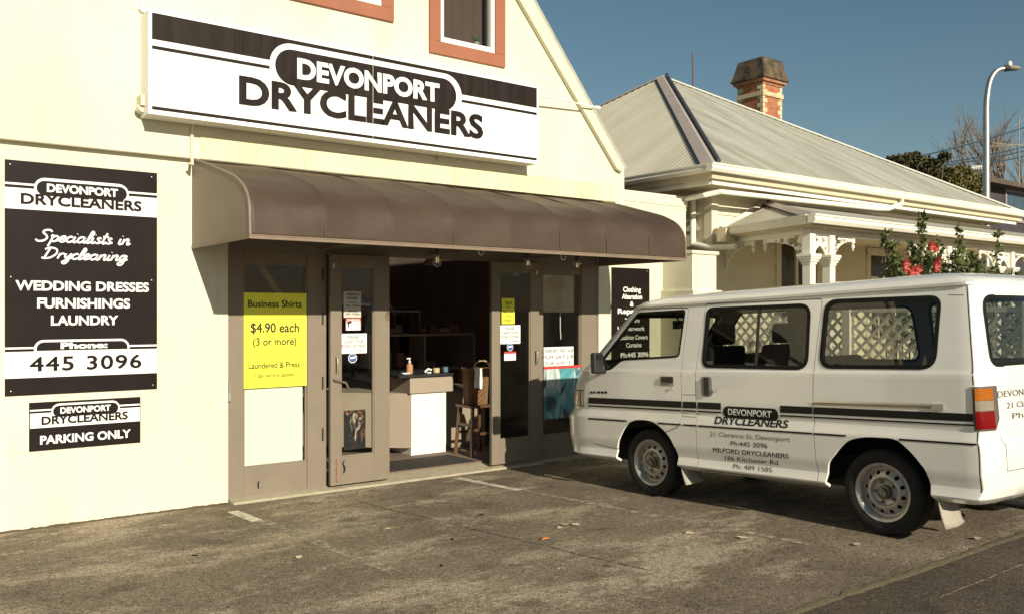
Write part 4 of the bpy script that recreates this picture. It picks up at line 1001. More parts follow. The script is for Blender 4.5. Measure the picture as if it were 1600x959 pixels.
m_ = MB(); m_.box(QX0+.02, QX1+3, QY+.0, QY+.03, QZ-.12, QZ-.03); m_.bar((QX0+.01, QY, QZ-.075), (QXW+.01, VY0, QZ-.075), .03, .09); m_.build('verandah_fascia', under_m, vl)
m_ = MB(); m_.face([(QX0+.05, QY+.03, QZ-.06), (QX1+3, QY+.03, QZ-.06), (QX1+3, VY0, QZ-.06), (QXW+.05, VY0, QZ-.06)]); m_.build('verandah_ceiling', under_m, vl)
PY = QY+.20; PX = onY(1264, 400, QY+.20).x; BZ = 2.755                # post line and underside of the plate
m_ = MB(); m_.box(PX-.05, QX1+3, PY-.04, PY+.04, BZ-.09, BZ+.03); m_.box(PX-.05, QX1+3, PY-.055, PY-.04, BZ-.02, BZ+.03); m_.bar((PX, PY+.04, BZ-.03), (PX+.45, VY0, BZ-.03), .08, .12); m_.build('verandah_plate', white_t, vl, bevel=.004)
m_ = MB(); m_.box(PX-.2, QX1+3, QY+.05, VY0, .30, .36); m_.build('verandah_floor', under_m, vl)
def post(x, y):
    m_ = MB(); s_ = .055
    m_.box(x-s_, x+s_, y-s_, y+s_, .36, 2.33); m_.box(x-s_, x+s_, y-s_, y+s_, 2.42, BZ-.09)
    for z_, q in ((2.30, .065), (2.33, .08), (2.36, .095), (2.39, .105)): m_.box(x-q, x+q, y-q, y+q, z_, z_+.036)
    m_.build('verandah_post', white_t, vl, bevel=.005)
def bracket(corner, ax, s_, span, drop, holes=True):
    """pierced spandrel: corner at post top; runs `span` along axis ax (unit vector) and `drop` down"""
    outer = [(0, 0), (span, 0), (span, -.045)]
    for k in range(13):
        t = R(90*k/12); outer.append((span-.03-(span-.075)*math.sin(t), -drop+(drop-.05)*math.cos(t)))
    outer.append((0, -drop))
    hl = []
    if holes:
        def cir(cx_, cz_, q, n=10, ph=0): return [(cx_+q*math.cos(2*math.pi*k/n+ph), cz_+q*math.sin(2*math.pi*k/n+ph)) for k in range(n)]
        def tref(cx_, cz_, q):
            o_ = []
            for k in range(30):
                t = 2*math.pi*k/30; rr_ = q*(.66+.36*math.cos(3*t)); o_.append((cx_+rr_*math.cos(t), cz_+rr_*math.sin(t)))
            return o_
        hl = [tref(span*.24, -drop*.22, .088*span/.5), cir(span*.56, -.065*drop/.4, .026*span/.5), cir(span*.70, -.062*drop/.4, .013*span/.5), tref(.075*span/.5, -drop*.55, .05*span/.5), cir(span*.42, -drop*.14-.01, .02), cir(.05*span/.5, -drop*.76, .018)]
    me = fill2d([outer]+hl, .012)
    c_ = Vector(corner); a_ = Vector(ax); n_ = Vector((a_.y, -a_.x, 0))
    xform(me, lambda v: c_+a_*v.x+n_*v.z+Vector((0, 0, v.y)))
    add('fretwork_bracket', me, white_t, vl)
def pendant(x, y):
    m_ = MB(); m_.lathe([(.02, 0), (.028, -.02), (.028, -.07), (.012, -.085), (.026, -.11), (.022, -.13), (.008, -.145), (.012, -.16), (.0, -.175)], (x, y, BZ-.09), 'Z', 10); m_.build('drop_finial', white_t, vl, smooth=True)
vx = lambda px: onY(px, 400, PY).x
pairs = [(vx(a_), vx(b_)-vx(a_)) for a_, b_ in ((1264, 1295), (1452, 1479), (1556, 1578))]
zc_ = BZ-.09
for i, (x, gp) in enumerate(pairs):
    post(x, PY); post(x+gp, PY)
    gap = gp-.11
    # small pointed arch panel between the pair
    out = [(0, 0), (gap, 0), (gap, -.28)]+[(gap/2+gap/2*(1-t)**.8*.95, -.28+.15*t**.75) for t in [k/8 for k in range(1, 9)]]+[(gap/2-gap/2*(1-t)**.8*.95, -.28+.15*t**.75) for t in [k/8 for k in range(7, 0, -1)]]+[(0, -.28)]
    hl = [[(gap*.27+.035*(.7+.4*math.cos(3*a_))*math.cos(a_), -.066+.045*(.7+.4*math.cos(3*a_))*math.sin(a_)) for a_ in [2*math.pi*k/24 for k in range(24)]], [(gap*.73+.035*(.7+.4*math.cos(3*a_))*math.cos(a_), -.066+.045*(.7+.4*math.cos(3*a_))*math.sin(a_)) for a_ in [2*math.pi*k/24 for k in range(24)]],
          [(gap*.12+.018*math.cos(a_), -.165+.028*math.sin(a_)) for a_ in [2*math.pi*k/10 for k in range(10)]], [(gap*.88+.018*math.cos(a_), -.165+.028*math.sin(a_)) for a_ in [2*math.pi*k/10 for k in range(10)]]]
    me = fill2d([out]+hl, .012); xform(me, lambda v: Vector((x+.055+v.x, PY+v.z, zc_+v.y))); add('fretwork_panel', me, white_t, vl)
    bracket((x+gp+.055, PY, zc_), (1, 0, 0), 1, .46, .30)
    if i: bracket((x-.055, PY, zc_), (-1, 0, 0), 1, .46, .30)
    pendant(x+gp+.055+.46, PY); 
    if i: pendant(x-.055-.46, PY)
ad = Vector((.45, VY0-PY, 0)).normalized(); bracket((PX+.014, PY+.055, zc_), ad, 1, .75, .30); bracket((PX+.44, VY0-.04, zc_), -ad, 1, .62, .34)
pendant(PX+.014+ad.x*.75, PY+.055+ad.y*.75); pendant(PX+.44-ad.x*.62, VY0-.04-ad.y*.62)
# windows and door under the verandah
def villa_window(x0, x1, z0, z1):
    y = VY0; m_ = MB(); t = .11
    m_.box(x0, x0+t, y-.045, y+.1, z0, z1); m_.box(x1-t, x1, y-.045, y+.1, z0, z1); m_.box(x0-.03, x1+.03, y-.06, y+.1, z1, z1+.12); m_.box(x0-.03, x1+.03, y-.08, y+.1, z0-.06, z0)
    wn = m_.build('window', wbm, vl, bevel=.004); zm_ = z0+(z1-z0)*.46; xm = (x0+x1)/2
    m_ = MB(); m_.box(x0+t, x1-t, y+.0, y+.04, zm_, zm_+.05); m_.box(xm-.02, xm+.02, y+.0, y+.04, zm_+.05, z1); m_.box(x0+t, x1-t, y, y+.04, z0, z0+.06); m_.build('sash', white_t, wn)
    m_ = MB(); m_.box(x0+t, x1-t, y+.018, y+.024, z0+.06, z1-.001); m_.build('pane', shopgl, wn)
    m_ = MB(); rows = []
    for v in range(2): rows.append([(x0+t+(x1-x0-2*t)*u/60, y+.16+.02*math.sin(u*1.1), z0 if v else z1) for u in range(61)])
    m_.grid(rows); m_.build('backing_curtain', M('dark_curtain', (.07, .055, .045), .9, .3, 6), wn, smooth=True)
villa_window(wx0, wx1, .9, 2.75)
m_ = MB(); t = .10; y = VY0
m_.box(dx0, dx0+t, y-.04, y+.1, .36, 2.75); m_.box(dx1-t, dx1, y-.04, y+.1, .36, 2.75); m_.box(dx0, dx1, y-.041, y+.1, 2.66, 2.78); m_.box(dx0+t, dx1-t, y-.02, y+.1, 2.25, 2.32); dr = m_.build('front_door', wbm, vl, bevel=.004)
m_ = MB(); m_.box(dx0+t, dx1-t, y+.03, y+.07, .36, 2.25); m_.build('door_leaf', under_m, dr)
m_ = MB()
for cx_ in (.33, .67):
    xx = dx0+t+(dx1-dx0-2*t)*cx_; m_.prism([(xx+p_[0], y+.028, p_[1]) for p_ in pill(-.09, .09, 1.3, 2.1)], (0, -.004, 0))
m_.build('door_light', M('dark_glass', (.02, .018, .018), .1), dr)
m_ = MB(); m_.box(dx0+t, dx1-t, y+.02, y+.025, 2.32, 2.66); m_.build('fanlight', M('dark_glass', (.02, .018, .018)), dr)
m_ = MB(); m_.box(VX0+.1, VX1-.1, VY0+.3, VY0+.35, .3, 3.4); m_.build('inner_partition', dark_in, vl)
# chimney: orange brick with cream quoins
CHX, CHY, CW = 14.55, 3.55, .60
p192 = onY(1192, 150, 3.3); CHX0 = p192.x; CHY0 = 3.3
def brick_mat(name, c1, c2, mort):
    m = bpy.data.materials.new(name); m.use_nodes = True; n, l = m.node_tree.nodes, m.node_tree.links; bs = n['Principled BSDF']; bs.inputs['Roughness'].default_value = .85
    tc = n.new('ShaderNodeTexCoord'); sx = n.new('ShaderNodeSeparateXYZ'); l.new(tc.outputs['Object'], sx.inputs[0]); ad = n.new('ShaderNodeMath'); l.new(sx.outputs['X'], ad.inputs[0]); l.new(sx.outputs['Y'], ad.inputs[1]); cb = n.new('ShaderNodeCombineXYZ'); l.new(ad.outputs[0], cb.inputs['X']); l.new(sx.outputs['Z'], cb.inputs['Y'])
    br = n.new('ShaderNodeTexBrick'); l.new(cb.outputs[0], br.inputs['Vector']); br.inputs['Color1'].default_value = (*c1, 1); br.inputs['Color2'].default_value = (*c2, 1); br.inputs['Mortar'].default_value = (*mort, 1)
    br.inputs['Scale'].default_value = 1; br.inputs['Brick Width'].default_value = .235; br.inputs['Row Height'].default_value = .095; br.inputs['Mortar Size'].default_value = .006; br.inputs['Bias'].default_value = 0
    t = n.new('ShaderNodeTexNoise'); t.inputs['Scale'].default_value = 9; t.inputs['Detail'].default_value = 6; r_ = n.new('ShaderNodeValToRGB'); r_.color_ramp.elements[0].color = (.6, .6, .6, 1); r_.color_ramp.elements[1].color = (1.2, 1.2, 1.2, 1); l.new(t.outputs['Fac'], r_.inputs['Fac'])
    x = n.new('ShaderNodeMixRGB'); x.blend_type = 'MULTIPLY'; x.inputs[0].default_value = 1; l.new(br.outputs['Color'], x.inputs[1]); l.new(r_.outputs[0], x.inputs[2]); l.new(x.outputs[0], bs.inputs['Base Color']); return m
brm = brick_mat('orange_brick', (.42, .155, .065), (.36, .12, .05), (.30, .22, .15))
cw = .63; zb0, zt0 = 4.6, 6.93
zf = lambda py: onY(1192, py, CHY0).z
ch = MB(); ch.box(CHX0, CHX0+cw, CHY0, CHY0+cw, zb0, zf(126)); chim = ch.build('chimney', brm, vl)
qm = M('cream_quoin', (.42, .33, .19), .85, .15, 9, col2=(.66, .58, .40))
qs = {(a_, b_): MB() for a_ in (1, -1) for b_ in (1, -1)}; z_ = zb0; i = 0
while z_ < zf(130)-.09:
    L1, L2 = (.14, .07) if i % 2 else (.07, .14)
    for (cx_, sx2) in ((CHX0, 1), (CHX0+cw, -1)):
        for (cy_, sy2) in ((CHY0, 1), (CHY0+cw, -1)):
            xa, xb = sorted((cx_-sx2*.006, cx_+sx2*L1)); ya, yb_ = sorted((cy_-sy2*.006, cy_+sy2*L2))
            qs[(sx2, sy2)].box(xa, xb, ya, yb_, z_+.004, z_+.091)
    z_ += .095; i += 1
for q in qs.values(): q.build('quoin', qm, chim)
q = MB(); q.box(CHX0-.03, CHX0+cw+.03, CHY0-.03, CHY0+cw+.03, zf(149), zf(142)); q.build('string_course', qm, chim, bevel=.008)
q = MB(); q.box(CHX0-.02, CHX0+cw+.02, CHY0-.02, CHY0+cw+.02, zf(131), zf(127)); q.box(CHX0-.07, CHX0+cw+.07, CHY0-.07, CHY0+cw+.07, zf(127), zf(120)); q.build('corbel', M('weathered_brick', (.24, .09, .045), .9, .35, 14, col2=(.42, .24, .13)), chim, bevel=.01)
ca, cb_ = .10, -.0; za, zb_ = zf(120), zf(88)
q = MB(); A = [(CHX0-ca, CHY0-ca, za), (CHX0+cw+ca, CHY0-ca, za), (CHX0+cw+ca, CHY0+cw+ca, za), (CHX0-ca, CHY0+cw+ca, za)]; B = [(CHX0+.0, CHY0+.0, zb_), (CHX0+cw, CHY0, zb_), (CHX0+cw, CHY0+cw, zb_), (CHX0, CHY0+cw, zb_)]
va = [q.bm.verts.new(p) for p in A]; vb = [q.bm.verts.new(p) for p in B]
for k in range(4): q.bm.faces.new((va[k], va[(k+1) % 4], vb[(k+1) % 4], vb[k]))
q.bm.faces.new(va[::-1]); q.bm.faces.new(vb); q.box(CHX0-ca-.01, CHX0+cw+ca+.01, CHY0-ca-.01, CHY0+cw+ca+.01, za-.03, za+.03)
q.build('chimney_cap', M('mossy_concrete', (.020, .017, .013), .95, .4, 5, .4, 30, col2=(.16, .12, .075)), chim, bevel=.012)
p = onY(1083, 134, 4.2); q = MB(); q.tube([p+Vector((0, 0, -.15)), p+Vector((-.02, 0, .66))], .016, 7); q.build('vent_pipe', M('rusty_pipe', (.13, .075, .055), .8, .3, 20), vl)

# ================================================================== VAN
VL = Vector((6.515, -3.567, gz(-3.567)+.0)); VA = -math.atan(.046)
van = thing('delivery_van', 'white drycleaning delivery van with charcoal stripes parked nose to the shop', 'van', VL, rot=(VA, 0, 0))
VM = worldmat(van); VI = VM.inverted()
def interp(tab, h):
    if h <= tab[0][0]: return tab[0][1]
    for (a_, b_), (c_, d_) in zip(tab, tab[1:]):
        if h <= c_: return b_+(d_-b_)*(h-a_)/(c_-a_)
    return tab[-1][1]
WT = [(.29,.775),(.305,.802),(.322,.835),(.335,.840),(.395,.816),(.40,.816),(.485,.838),(.60,.841),(.675,.845),(.695,.845),(.705,.842),(.755,.824),(.765,.823),(.80,.832),(.86,.836),(1.08,.838),(1.118,.840),(1.126,.838),(1.14,.829),(1.17,.826),(1.40,.783),(1.66,.731),(1.688,.724),(1.694,.742),(1.712,.744),(1.718,.722),(1.742,.705),(1.765,.66),(1.784,.58),(1.798,.46),(1.807,.30),(1.812,.12)]
FT = [(.29,2.30),(.33,2.38),(.40,2.42),(.66,2.42),(.70,2.40),(.72,2.37),(.79,2.35),(.95,2.315),(1.08,2.24),(1.13,2.19),(1.16,2.12),(1.19,2.07),(1.66,1.53),(1.70,1.48),(1.742,1.40),(1.765,1.28),(1.784,1.13),(1.798,.95),(1.807,.72),(1.812,.5)]
RT_ = [(.29,-1.78),(.33,-1.84),(.38,-1.865),(.66,-1.87),(.69,-1.86),(1.10,-1.845),(1.20,-1.838),(1.66,-1.785),(1.72,-1.775),(1.742,-1.755),(1.765,-1.70),(1.784,-1.62),(1.798,-1.48),(1.807,-1.25),(1.812,-1.0)]
LFT = [(.29,.55),(1.08,.52),(1.19,.44),(1.66,.36),(1.76,.34),(1.875,.3)]
LRT = [(.29,.10),(.7,.095),(1.2,.09),(1.7,.09),(1.765,.14),(1.81,.2)]
NF, NR = 2.9, 3.0
Wd = lambda h: interp(WT, h)
def sx(ly, h):
    """half width of the skin at (ly, h)"""
    W_, f, l = Wd(h), interp(FT, h), interp(LFT, h); r, lr = interp(RT_, h), interp(LRT, h)
    if ly > f-l:
        c = max(0, 1-(ly-(f-l))/l); c = max(0.0, min(1.0, (ly-(f-l))/l)); return W_*(max(0, 1-c**NF))**(1/NF)
    if ly < r+lr:
        c = max(0.0, min(1.0, ((r+lr)-ly)/lr)); return W_*(max(0, 1-c**NR))**(1/NR)
    return W_
def fy_(x, h):
    W_, f, l = Wd(h), interp(FT, h), interp(LFT, h); return f-l*(1-(max(0, 1-min(1, abs(x)/W_)**NF))**(1/NF))
def ry_(x, h):
    W_, r, l = Wd(h), interp(RT_, h), interp(LRT, h); return r+l*(1-(max(0, 1-min(1, abs(x)/W_)**NR))**(1/NR))
def slc(h):
    W_, f, l = Wd(h), interp(FT, h), interp(LFT, h); r, lr = interp(RT_, h), interp(LRT, h); p = []
    for k in range(17):
        t = math.pi/2*k/16; p.append((-W_*math.sin(t)**(2/NF), f-l*(1-math.cos(t)**(2/NF))))
    y0, y1 = f-l, r+lr
    for k in range(1, 44): p.append((-W_, y0+(y1-y0)*k/44))
    for k in range(13):
        t = math.pi/2*k/12; p.append((-W_*math.cos(t)**(2/NR), r+lr*(1-math.sin(t)**(2/NR))))
    return p
def vpx(px, py):
    """photo pixel on the near side of the van to (ly, h) on its skin"""
    o = VI @ CAM; d = (VI.to_3x3()) @ ray(px, py); x = -.84
    for _ in range(6):
        t = (x-o.x)/d.x; q_ = o+d*t; x = -sx(min(q_.y, 2.0), q_.z) if .2 < q_.z < 1.8 else x
    return q_.y, q_.z
def side(ly, h, off=0.0, sgn=-1): return Vector((sgn*(sx(ly, h)+off), ly, h))
hs_ = sorted(set([a_ for a_, _ in WT]+[.45, .51, .9, .95, 1.0, 1.05, 1.24, 1.32, 1.48, 1.56, 1.753, 1.775, 1.792]))
bm_ = MB(); ringv = []
for h in hs_:
    s_ = slc(h); full = s_+[(-x, y) for x, y in s_[-2:0:-1]]
    ringv.append([bm_.bm.verts.new((x, y, h)) for x, y in full])
for i in range(len(ringv)-1):
    a_, b_ = ringv[i], ringv[i+1]; n = len(a_)
    for k in range(n): bm_.bm.faces.new((a_[k], a_[(k+1) % n], b_[(k+1) % n], b_[k]))
bm_.bm.faces.new(ringv[-1])
me = bm_.mesh('skin')
skin = bpy.data.objects.new('skin', me); COL.objects.link(skin); me.materials.append(vanpaint); me.materials.append(vanin)
smo = skin.modifiers.new('t', 'SOLIDIFY'); smo.thickness = .02; smo.offset = -1; smo.material_offset = 1; smo.material_offset_rim = 0
shell = evalmesh(skin); bpy.data.objects.remove(skin)
def boolm(me, cutters, op='DIFFERENCE'):
    o = bpy.data.objects.new('work', me); COL.objects.link(o); cs = []
    for c_ in cutters:
        co = bpy.data.objects.new('cut', c_); COL.objects.link(co); cs.append(co)
        m = o.modifiers.new('b', 'BOOLEAN'); m.operation = op; m.solver = 'EXACT'; m.use_self = True; m.object = co
    r_ = evalmesh(o)
    for c_ in cs: bpy.data.objects.remove(c_)
    bpy.data.objects.remove(o); return r_
def prism_x(poly, x0, x1):
    m_ = MB(); m_.prism([(x0, y, z) for y, z in poly], (x1-x0, 0, 0)); return m_.mesh('c')
def prism_y(poly, y0, y1):
    m_ = MB(); m_.prism([(x, y0, z) for x, z in poly], (0, y1-y0, 0)); return m_.mesh('c')
def offset_poly(p, d):
    n = len(p); a_ = sum(p[i][0]*p[(i+1) % n][1]-p[(i+1) % n][0]*p[i][1] for i in range(n)); s_ = 1 if a_ > 0 else -1; out = []
    for i in range(n):
        e1 = (Vector(p[i])-Vector(p[i-1])).normalized(); e2 = (Vector(p[(i+1) % n])-Vector(p[i])).normalized()
        n1, n2 = Vector((e1.y, -e1.x))*s_, Vector((e2.y, -e2.x))*s_; b_ = (n1+n2); L_ = b_.length
        b_ = b_/L_ if L_ > 1e-6 else n1; k = d/max(.4, b_.dot(n1)); out.append(tuple(Vector(p[i])+b_*k))
    return out
P = lambda lst: [vpx(*q_) for q_ in lst]
win1 = round_poly(P([(997.5,488.5),(1071,484),(1061,557),(972,562),(954,577),(946,577),(942,560)]), [.03,.03,.04,.05,.03,.01,.01])
win2 = round_poly(P([(1105,481),(1267,474),(1262,577),(1097,573)]), [.07,.10,.10,.07])
win3 = round_poly(P([(1290,468.5),(1471,461.5),(1461.5,576),(1280,574.5)]), [.10,.08,.10,.10])
archF = P([(963,740),(963,711),(964.5,698),(970,678),(979,663),(992,656),(1010,656),(1024,661),(1041,676),(1052,694),(1060,716),(1066,742)])
archR = P([(1289,775),(1289.5,757),(1293,736),(1304,709),(1322,690),(1345,683),(1374,683),(1398,686),(1416,699),(1437,722.5),(1452,748.5),(1464,774)])
archF = smooth_path([(y, z if z > .34 else .0) for y, z in archF], 4); archR = smooth_path([(y, z if z > .34 else .0) for y, z in archR], 4)
wsh = round_poly([(-.755, 1.195), (.755, 1.195), (.655, 1.635), (-.655, 1.635)], .06)
rwn = round_poly([(-.70, 1.165), (.70, 1.165), (.655, 1.625), (-.655, 1.625)], .10)
cuts = [prism_x(w_, -1.3, 1.3) for w_ in (win1, win2, win3)]+[prism_x(archF, -1.3, 1.3), prism_x(archR, -1.3, 1.3), prism_y(wsh, 1.15, 3), prism_y(rwn, -2.6, -1.5)]
shell = boolm(shell, cuts)
doorF = P([(919,588),(919,655),(926,692),(964,701),(1043,673.5),(1060,666),(1066,649),(1064.5,578),(1076,481.5),(1002,482),(936,556)])
doorS = P([(1102.5,475),(1087,578),(1089,651),(1093,733),(1283.5,757.5),(1273,700),(1270,640),(1271,580),(1285,467)])
doorF = round_poly(doorF, .02, 3); doorS = round_poly(doorS, .025, 3)
gapw = .0035
body = boolm(shell.copy(), [prism_x(offset_poly(doorF, gapw), -1.3, -.4), prism_x(offset_poly(doorS, gapw), -1.3, -.4)])
dF = boolm(shell.copy(), [prism_x(offset_poly(doorF, -gapw), -1.3, -.4)], 'INTERSECT')
dS = boolm(shell.copy(), [prism_x(offset_poly(doorS, -gapw), -1.3, -.4)], 'INTERSECT')
def vadd(name, me, mat, parent=None, **k):
    return addl(name, me, mat, parent or van, **k)
vb = vadd('body', body, vanpaint, smooth=True, ang=28); vfd = vadd('front_door', dF, vanpaint, smooth=True, ang=28); vsd = vadd('sliding_door', dS, vanpaint, smooth=True, ang=28)
# glass and rubber seals
def ring(poly, w_, off, sgn):
    ins = offset_poly(poly, -w_); m_ = MB(); n = len(poly)
    for i in range(n):
        j = (i+1) % n; m_.face([side(*poly[i], off, sgn), side(*poly[j], off, sgn), side(*ins[j], off, sgn), side(*ins[i], off, sgn)])
        m_.face([side(*ins[i], off, sgn), side(*ins[j], off, sgn), side(*ins[j], -.02, sgn), side(*ins[i], -.02, sgn)])
        m_.face([side(*poly[i], off, sgn), side(*poly[j], off, sgn), side(*poly[j], -.004, sgn), side(*poly[i], -.004, sgn)])
    return m_
for sgn in (-1, 1):
    for i, w_ in enumerate((win1, win2, win3)):
        par = van if sgn > 0 or i == 2 else (vfd, vsd)[i]
        m_ = MB(); m_.face([side(*q_, -.008, sgn) for q_ in w_]); o = vadd('side_window', m_.mesh('side_window'), vangl, par)
        m_ = ring(offset_poly(w_, .004), (.016, .028, .028)[i], .004, sgn); vadd('window_seal', m_.mesh('window_seal'), black, par)
m_ = MB(); vd = side(*vpx(1186, 478), -.006); ve = side(*vpx(1180, 575), -.006); m_.bar(vd, ve, .02, .012, (1, 0, 0)); vadd('window_divider', m_.mesh('d'), blackp, vsd)
for nm, poly, fn, off in (('windscreen', wsh, fy_, -.01), ('rear_window', rwn, ry_, .01)):
    z0, z1 = min(q_[1] for q_ in poly), max(q_[1] for q_ in poly); rows = []
    for i in range(9):
        h = z0-.01+(z1-z0+.02)*i/8; xw = abs(poly[0][0])*0+(.765-(.105)*(h-z0)/(z1-z0) if nm == 'windscreen' else .715-.045*(h-z0)/(z1-z0)); rows.append([(xw*(k/10-1), fn(xw*(k/10-1), h)+off, h) for k in range(21)])
    m_ = MB(); m_.grid(rows); vadd(nm, m_.mesh(nm), vangl, smooth=True)
    ins = offset_poly(poly, -.025); out_ = offset_poly(poly, .004); m_ = MB(); n = len(poly); s_ = 1 if nm == 'windscreen' else -1
    for i in range(n):
        j = (i+1) % n; m_.face([(a_[0], fn(a_[0], a_[1])+s_*.004, a_[1]) for a_ in (out_[i], out_[j], ins[j], ins[i])])
    vadd('window_seal', m_.mesh('ws'), black)
# decals: strips that follow the skin
def strip(name, mat, pxa, pxb, topa, bota, topb, botb, off, par, n=30):
    A, B, C_, D_ = vpx(pxa, topa), vpx(pxb, topb), vpx(pxa, bota), vpx(pxb, botb); m_ = MB(); rows = [[], [], []]
    for i in range(n+1):
        t = i/n; yt, zt__ = A[0]+(B[0]-A[0])*t, A[1]+(B[1]-A[1])*t; yb_, zb__ = C_[0]+(D_[0]-C_[0])*t, C_[1]+(D_[1]-C_[1])*t
        rows[0].append(side(yt, zt__, off)); rows[1].append(side((yt+yb_)/2, (zt__+zb__)/2, off)); rows[2].append(side(yb_, zb__, off))
    m_.grid(rows); return vadd(name, m_.mesh(name), mat, par)
Lx = lambda x, a_, b_: a_+(b_-a_)*(x-918)/(1524-918)
for xa, xb, par in ((919.5, 1065, vfd), (1066.8, 1087.8, van), (1090, 1126.5, vsd), (1219, 1269.2, vsd), (1271.2, 1524, van)):
    strip('stripe', decal_k, xa, xb, Lx(xa, 620, 646), Lx(xa, 629.5, 658.5), Lx(xb, 620, 646), Lx(xb, 629.5, 658.5), .002, par)
    strip('pinstripe', decal_k, xa, xb, Lx(xa, 632.0, 662.6), Lx(xa, 634.2, 665.2), Lx(xb, 632.0, 662.6), Lx(xb, 634.2, 665.2), .003, par)
for xa, xb, par in ((919.5, 979, vfd), (1028, 1064, vfd), (1067.3, 1088.5, van), (1091, 1269.5, vsd), (1271.5, 1322, van), (1405, 1526, van)):
    strip('pinstripe', decal_k, xa, xb, Lx(xa, 651.8, 692.2), Lx(xa, 654.2, 695.4), Lx(xb, 651.8, 692.2), Lx(xb, 654.2, 695.4), .003, par)
# logo on the sliding door
def pmap(TL, TR, BL, BR, off):
    a_, b_, c_, d_ = vpx(*TL), vpx(*TR), vpx(*BL), vpx(*BR)
    def f(u, v):
        t0 = Vector(c_).lerp(Vector(d_), u); t1 = Vector(a_).lerp(Vector(b_), u); q_ = t0+(t1-t0)*v; return side(q_.x, q_.y, off)
    return f
def wrap(me, off):
    """a flat (ly, h) mesh, cut where the skin creases, laid on the near side"""
    bm = bmesh.new(); bm.from_mesh(me); hs = [v.co.y for v in bm.verts]
    for h, _ in WT:
        if min(hs) < h < max(hs): bmesh.ops.bisect_plane(bm, geom=bm.verts[:]+bm.edges[:]+bm.faces[:], plane_co=(0, h, 0), plane_no=(0, 1, 0))
    bm.to_mesh(me); bm.free()
    return xform(me, lambda c: side(c.x, c.y, off))
def vpill(name, mat, TL, TR, BL, BR, off, grow=0.0):
    f = pmap(TL, TR, BL, BR, off); w_ = (Vector(vpx(*TL))-Vector(vpx(*TR))).length; h_ = (Vector(vpx(*TL))-Vector(vpx(*BL))).length
    pl_ = pill(0, w_, 0, h_); m_ = MB(); g_ = lambda u, v: Vector((*f(u, v).yz, 0)); cen = m_.bm.verts.new(g_(.5, .5)); vs = [m_.bm.verts.new(g_(x/w_, z/h_)) for x, z in pl_]
    for i in range(len(vs)): m_.bm.faces.new((cen, vs[i], vs[(i+1) % len(vs)]))
    vadd(name, wrap(m_.mesh(name), off), mat, vsd)
vpill('pill_outline', vanpaint, (1127, 631.5), (1219, 636.5), (1127, 653.5), (1219, 660), .001)
vpill('pill', decal_k, (1130, 633.5), (1216.3, 638), (1130, 651.5), (1216.3, 658), .0018)
def vtext(txt, l, tl, bl, r, tr_, br, off, bold, mat, name='lettering', shear=0.0, par=None):
    L = LET(); f = pmap((l, tl), (r, tr_), (l, bl), (r, br), off); L.map(txt, lambda u, v: Vector((*f(u, v).yz, 0)), bold, shear); vadd(name, wrap(L.mesh(name), off), mat, par or vsd)
vtext('DEVONPORT', 1138, 637.5, 647.3, 1206, 641.5, 651.8, .0026, .024, sign_w)
vtext('DRYCLEANERS', 1116.5, 649.5, 661.5, 1232.5, 656, 668.5, .0026, .026, decal_k, shear=.2)
vtext('21 Clarence St, Devonport', 1109.5, 673.3, 680.3, 1234.5, 682.3, 689.5, .002, 0, decal_g)
vtext('Ph:445 3096', 1142, 688.3, 695.2, 1199.5, 692, 699.6, .002, .002, decal_k)
vtext('MILFORD DRYCLEANERS', 1114.5, 698.3, 705.2, 1232.5, 708.4, 715.8, .002, .012, decal_k)
vtext('186 Kitchener Rd.', 1133, 711.3, 718, 1218.5, 719, 726, .002, .006, decal_k)
vtext('Ph: 489 1585', 1146, 724, 731, 1206.5, 729.8, 737.2, .002, 0, decal_g)
# badge on the front door (illegible in the photo)
m_ = MB()
for i, (a_, b_) in enumerate(((922, 926), (927, 930.5), (932.5, 938), (938.6, 943.5), (944, 949))):
    f = pmap((a_, 610.4), (b_, 610.8), (a_, 613.8), (b_, 614.2), .003); m_.face([f(.1, 0), f(1, 0), f(.95, 1), f(.15, 1)])
vadd('badge', m_.mesh('badge'), decal_k, vfd)
# handles
def spatch(name, mat, x0, y0, x1, y1, off, par, th=.006, r=.012):
    a_, b_ = vpx(x0, y0), vpx(x1, y1); poly = round_poly([(a_[0], a_[1]), (b_[0], a_[1]), (b_[0], b_[1]), (a_[0], b_[1])], r, 4)
    m_ = MB(); fr_ = [side(*q_, off) for q_ in poly]; bk_ = [side(*q_, off-th) for q_ in poly]
    A = [m_.bm.verts.new(q_) for q_ in fr_]; B = [m_.bm.verts.new(q_) for q_ in bk_]; m_.bm.faces.new(A); m_.bm.faces.new(B[::-1])
    for i in range(len(A)): j = (i+1) % len(A); m_.bm.faces.new((A[i], A[j], B[j], B[i]))
    return vadd(name, m_.mesh(name), mat, par)
spatch('handle_recess', vanin, 1031.5, 587, 1053, 603, .002, vfd); spatch('handle', blackp, 1034, 588, 1052, 597, .012, vfd, .012, .006)
spatch('handle_recess', vanin, 1095, 587.5, 1113.5, 619, .002, vsd, .006, .03); spatch('handle', blackp, 1100.5, 589, 1108.5, 617.5, .014, vsd, .014, .006)
for px, py, par in ((1048.5, 606.5, vfd), (1118, 609.5, vsd)):
    q_ = side(*vpx(px, py), .0); m_ = MB(); m_.lathe([(.013, .0), (.013, -.006), (.010, -.009), (.0, -.009)], q_, 'X', 14); vadd('key_lock', m_.mesh('k'), chrome, par, smooth=True)
# slide rail on the rear quarter
strip('slide_rail', chrome, 1271.5, 1474, 624.5, 627.5, 631, 634, .008, van); strip('slide_rail', M('rail_grey', (.28, .25, .2), .4, metal=.5), 1271.5, 1474, 627.5, 632.5, 634, 638.5, .004, van); strip('slide_rail', chrome, 1271.5, 1474, 632.5, 634, 638.5, 640.5, .008, van)
spatch('rail_end', chrome, 1456, 630, 1475, 641, .012, van, .012, .004)
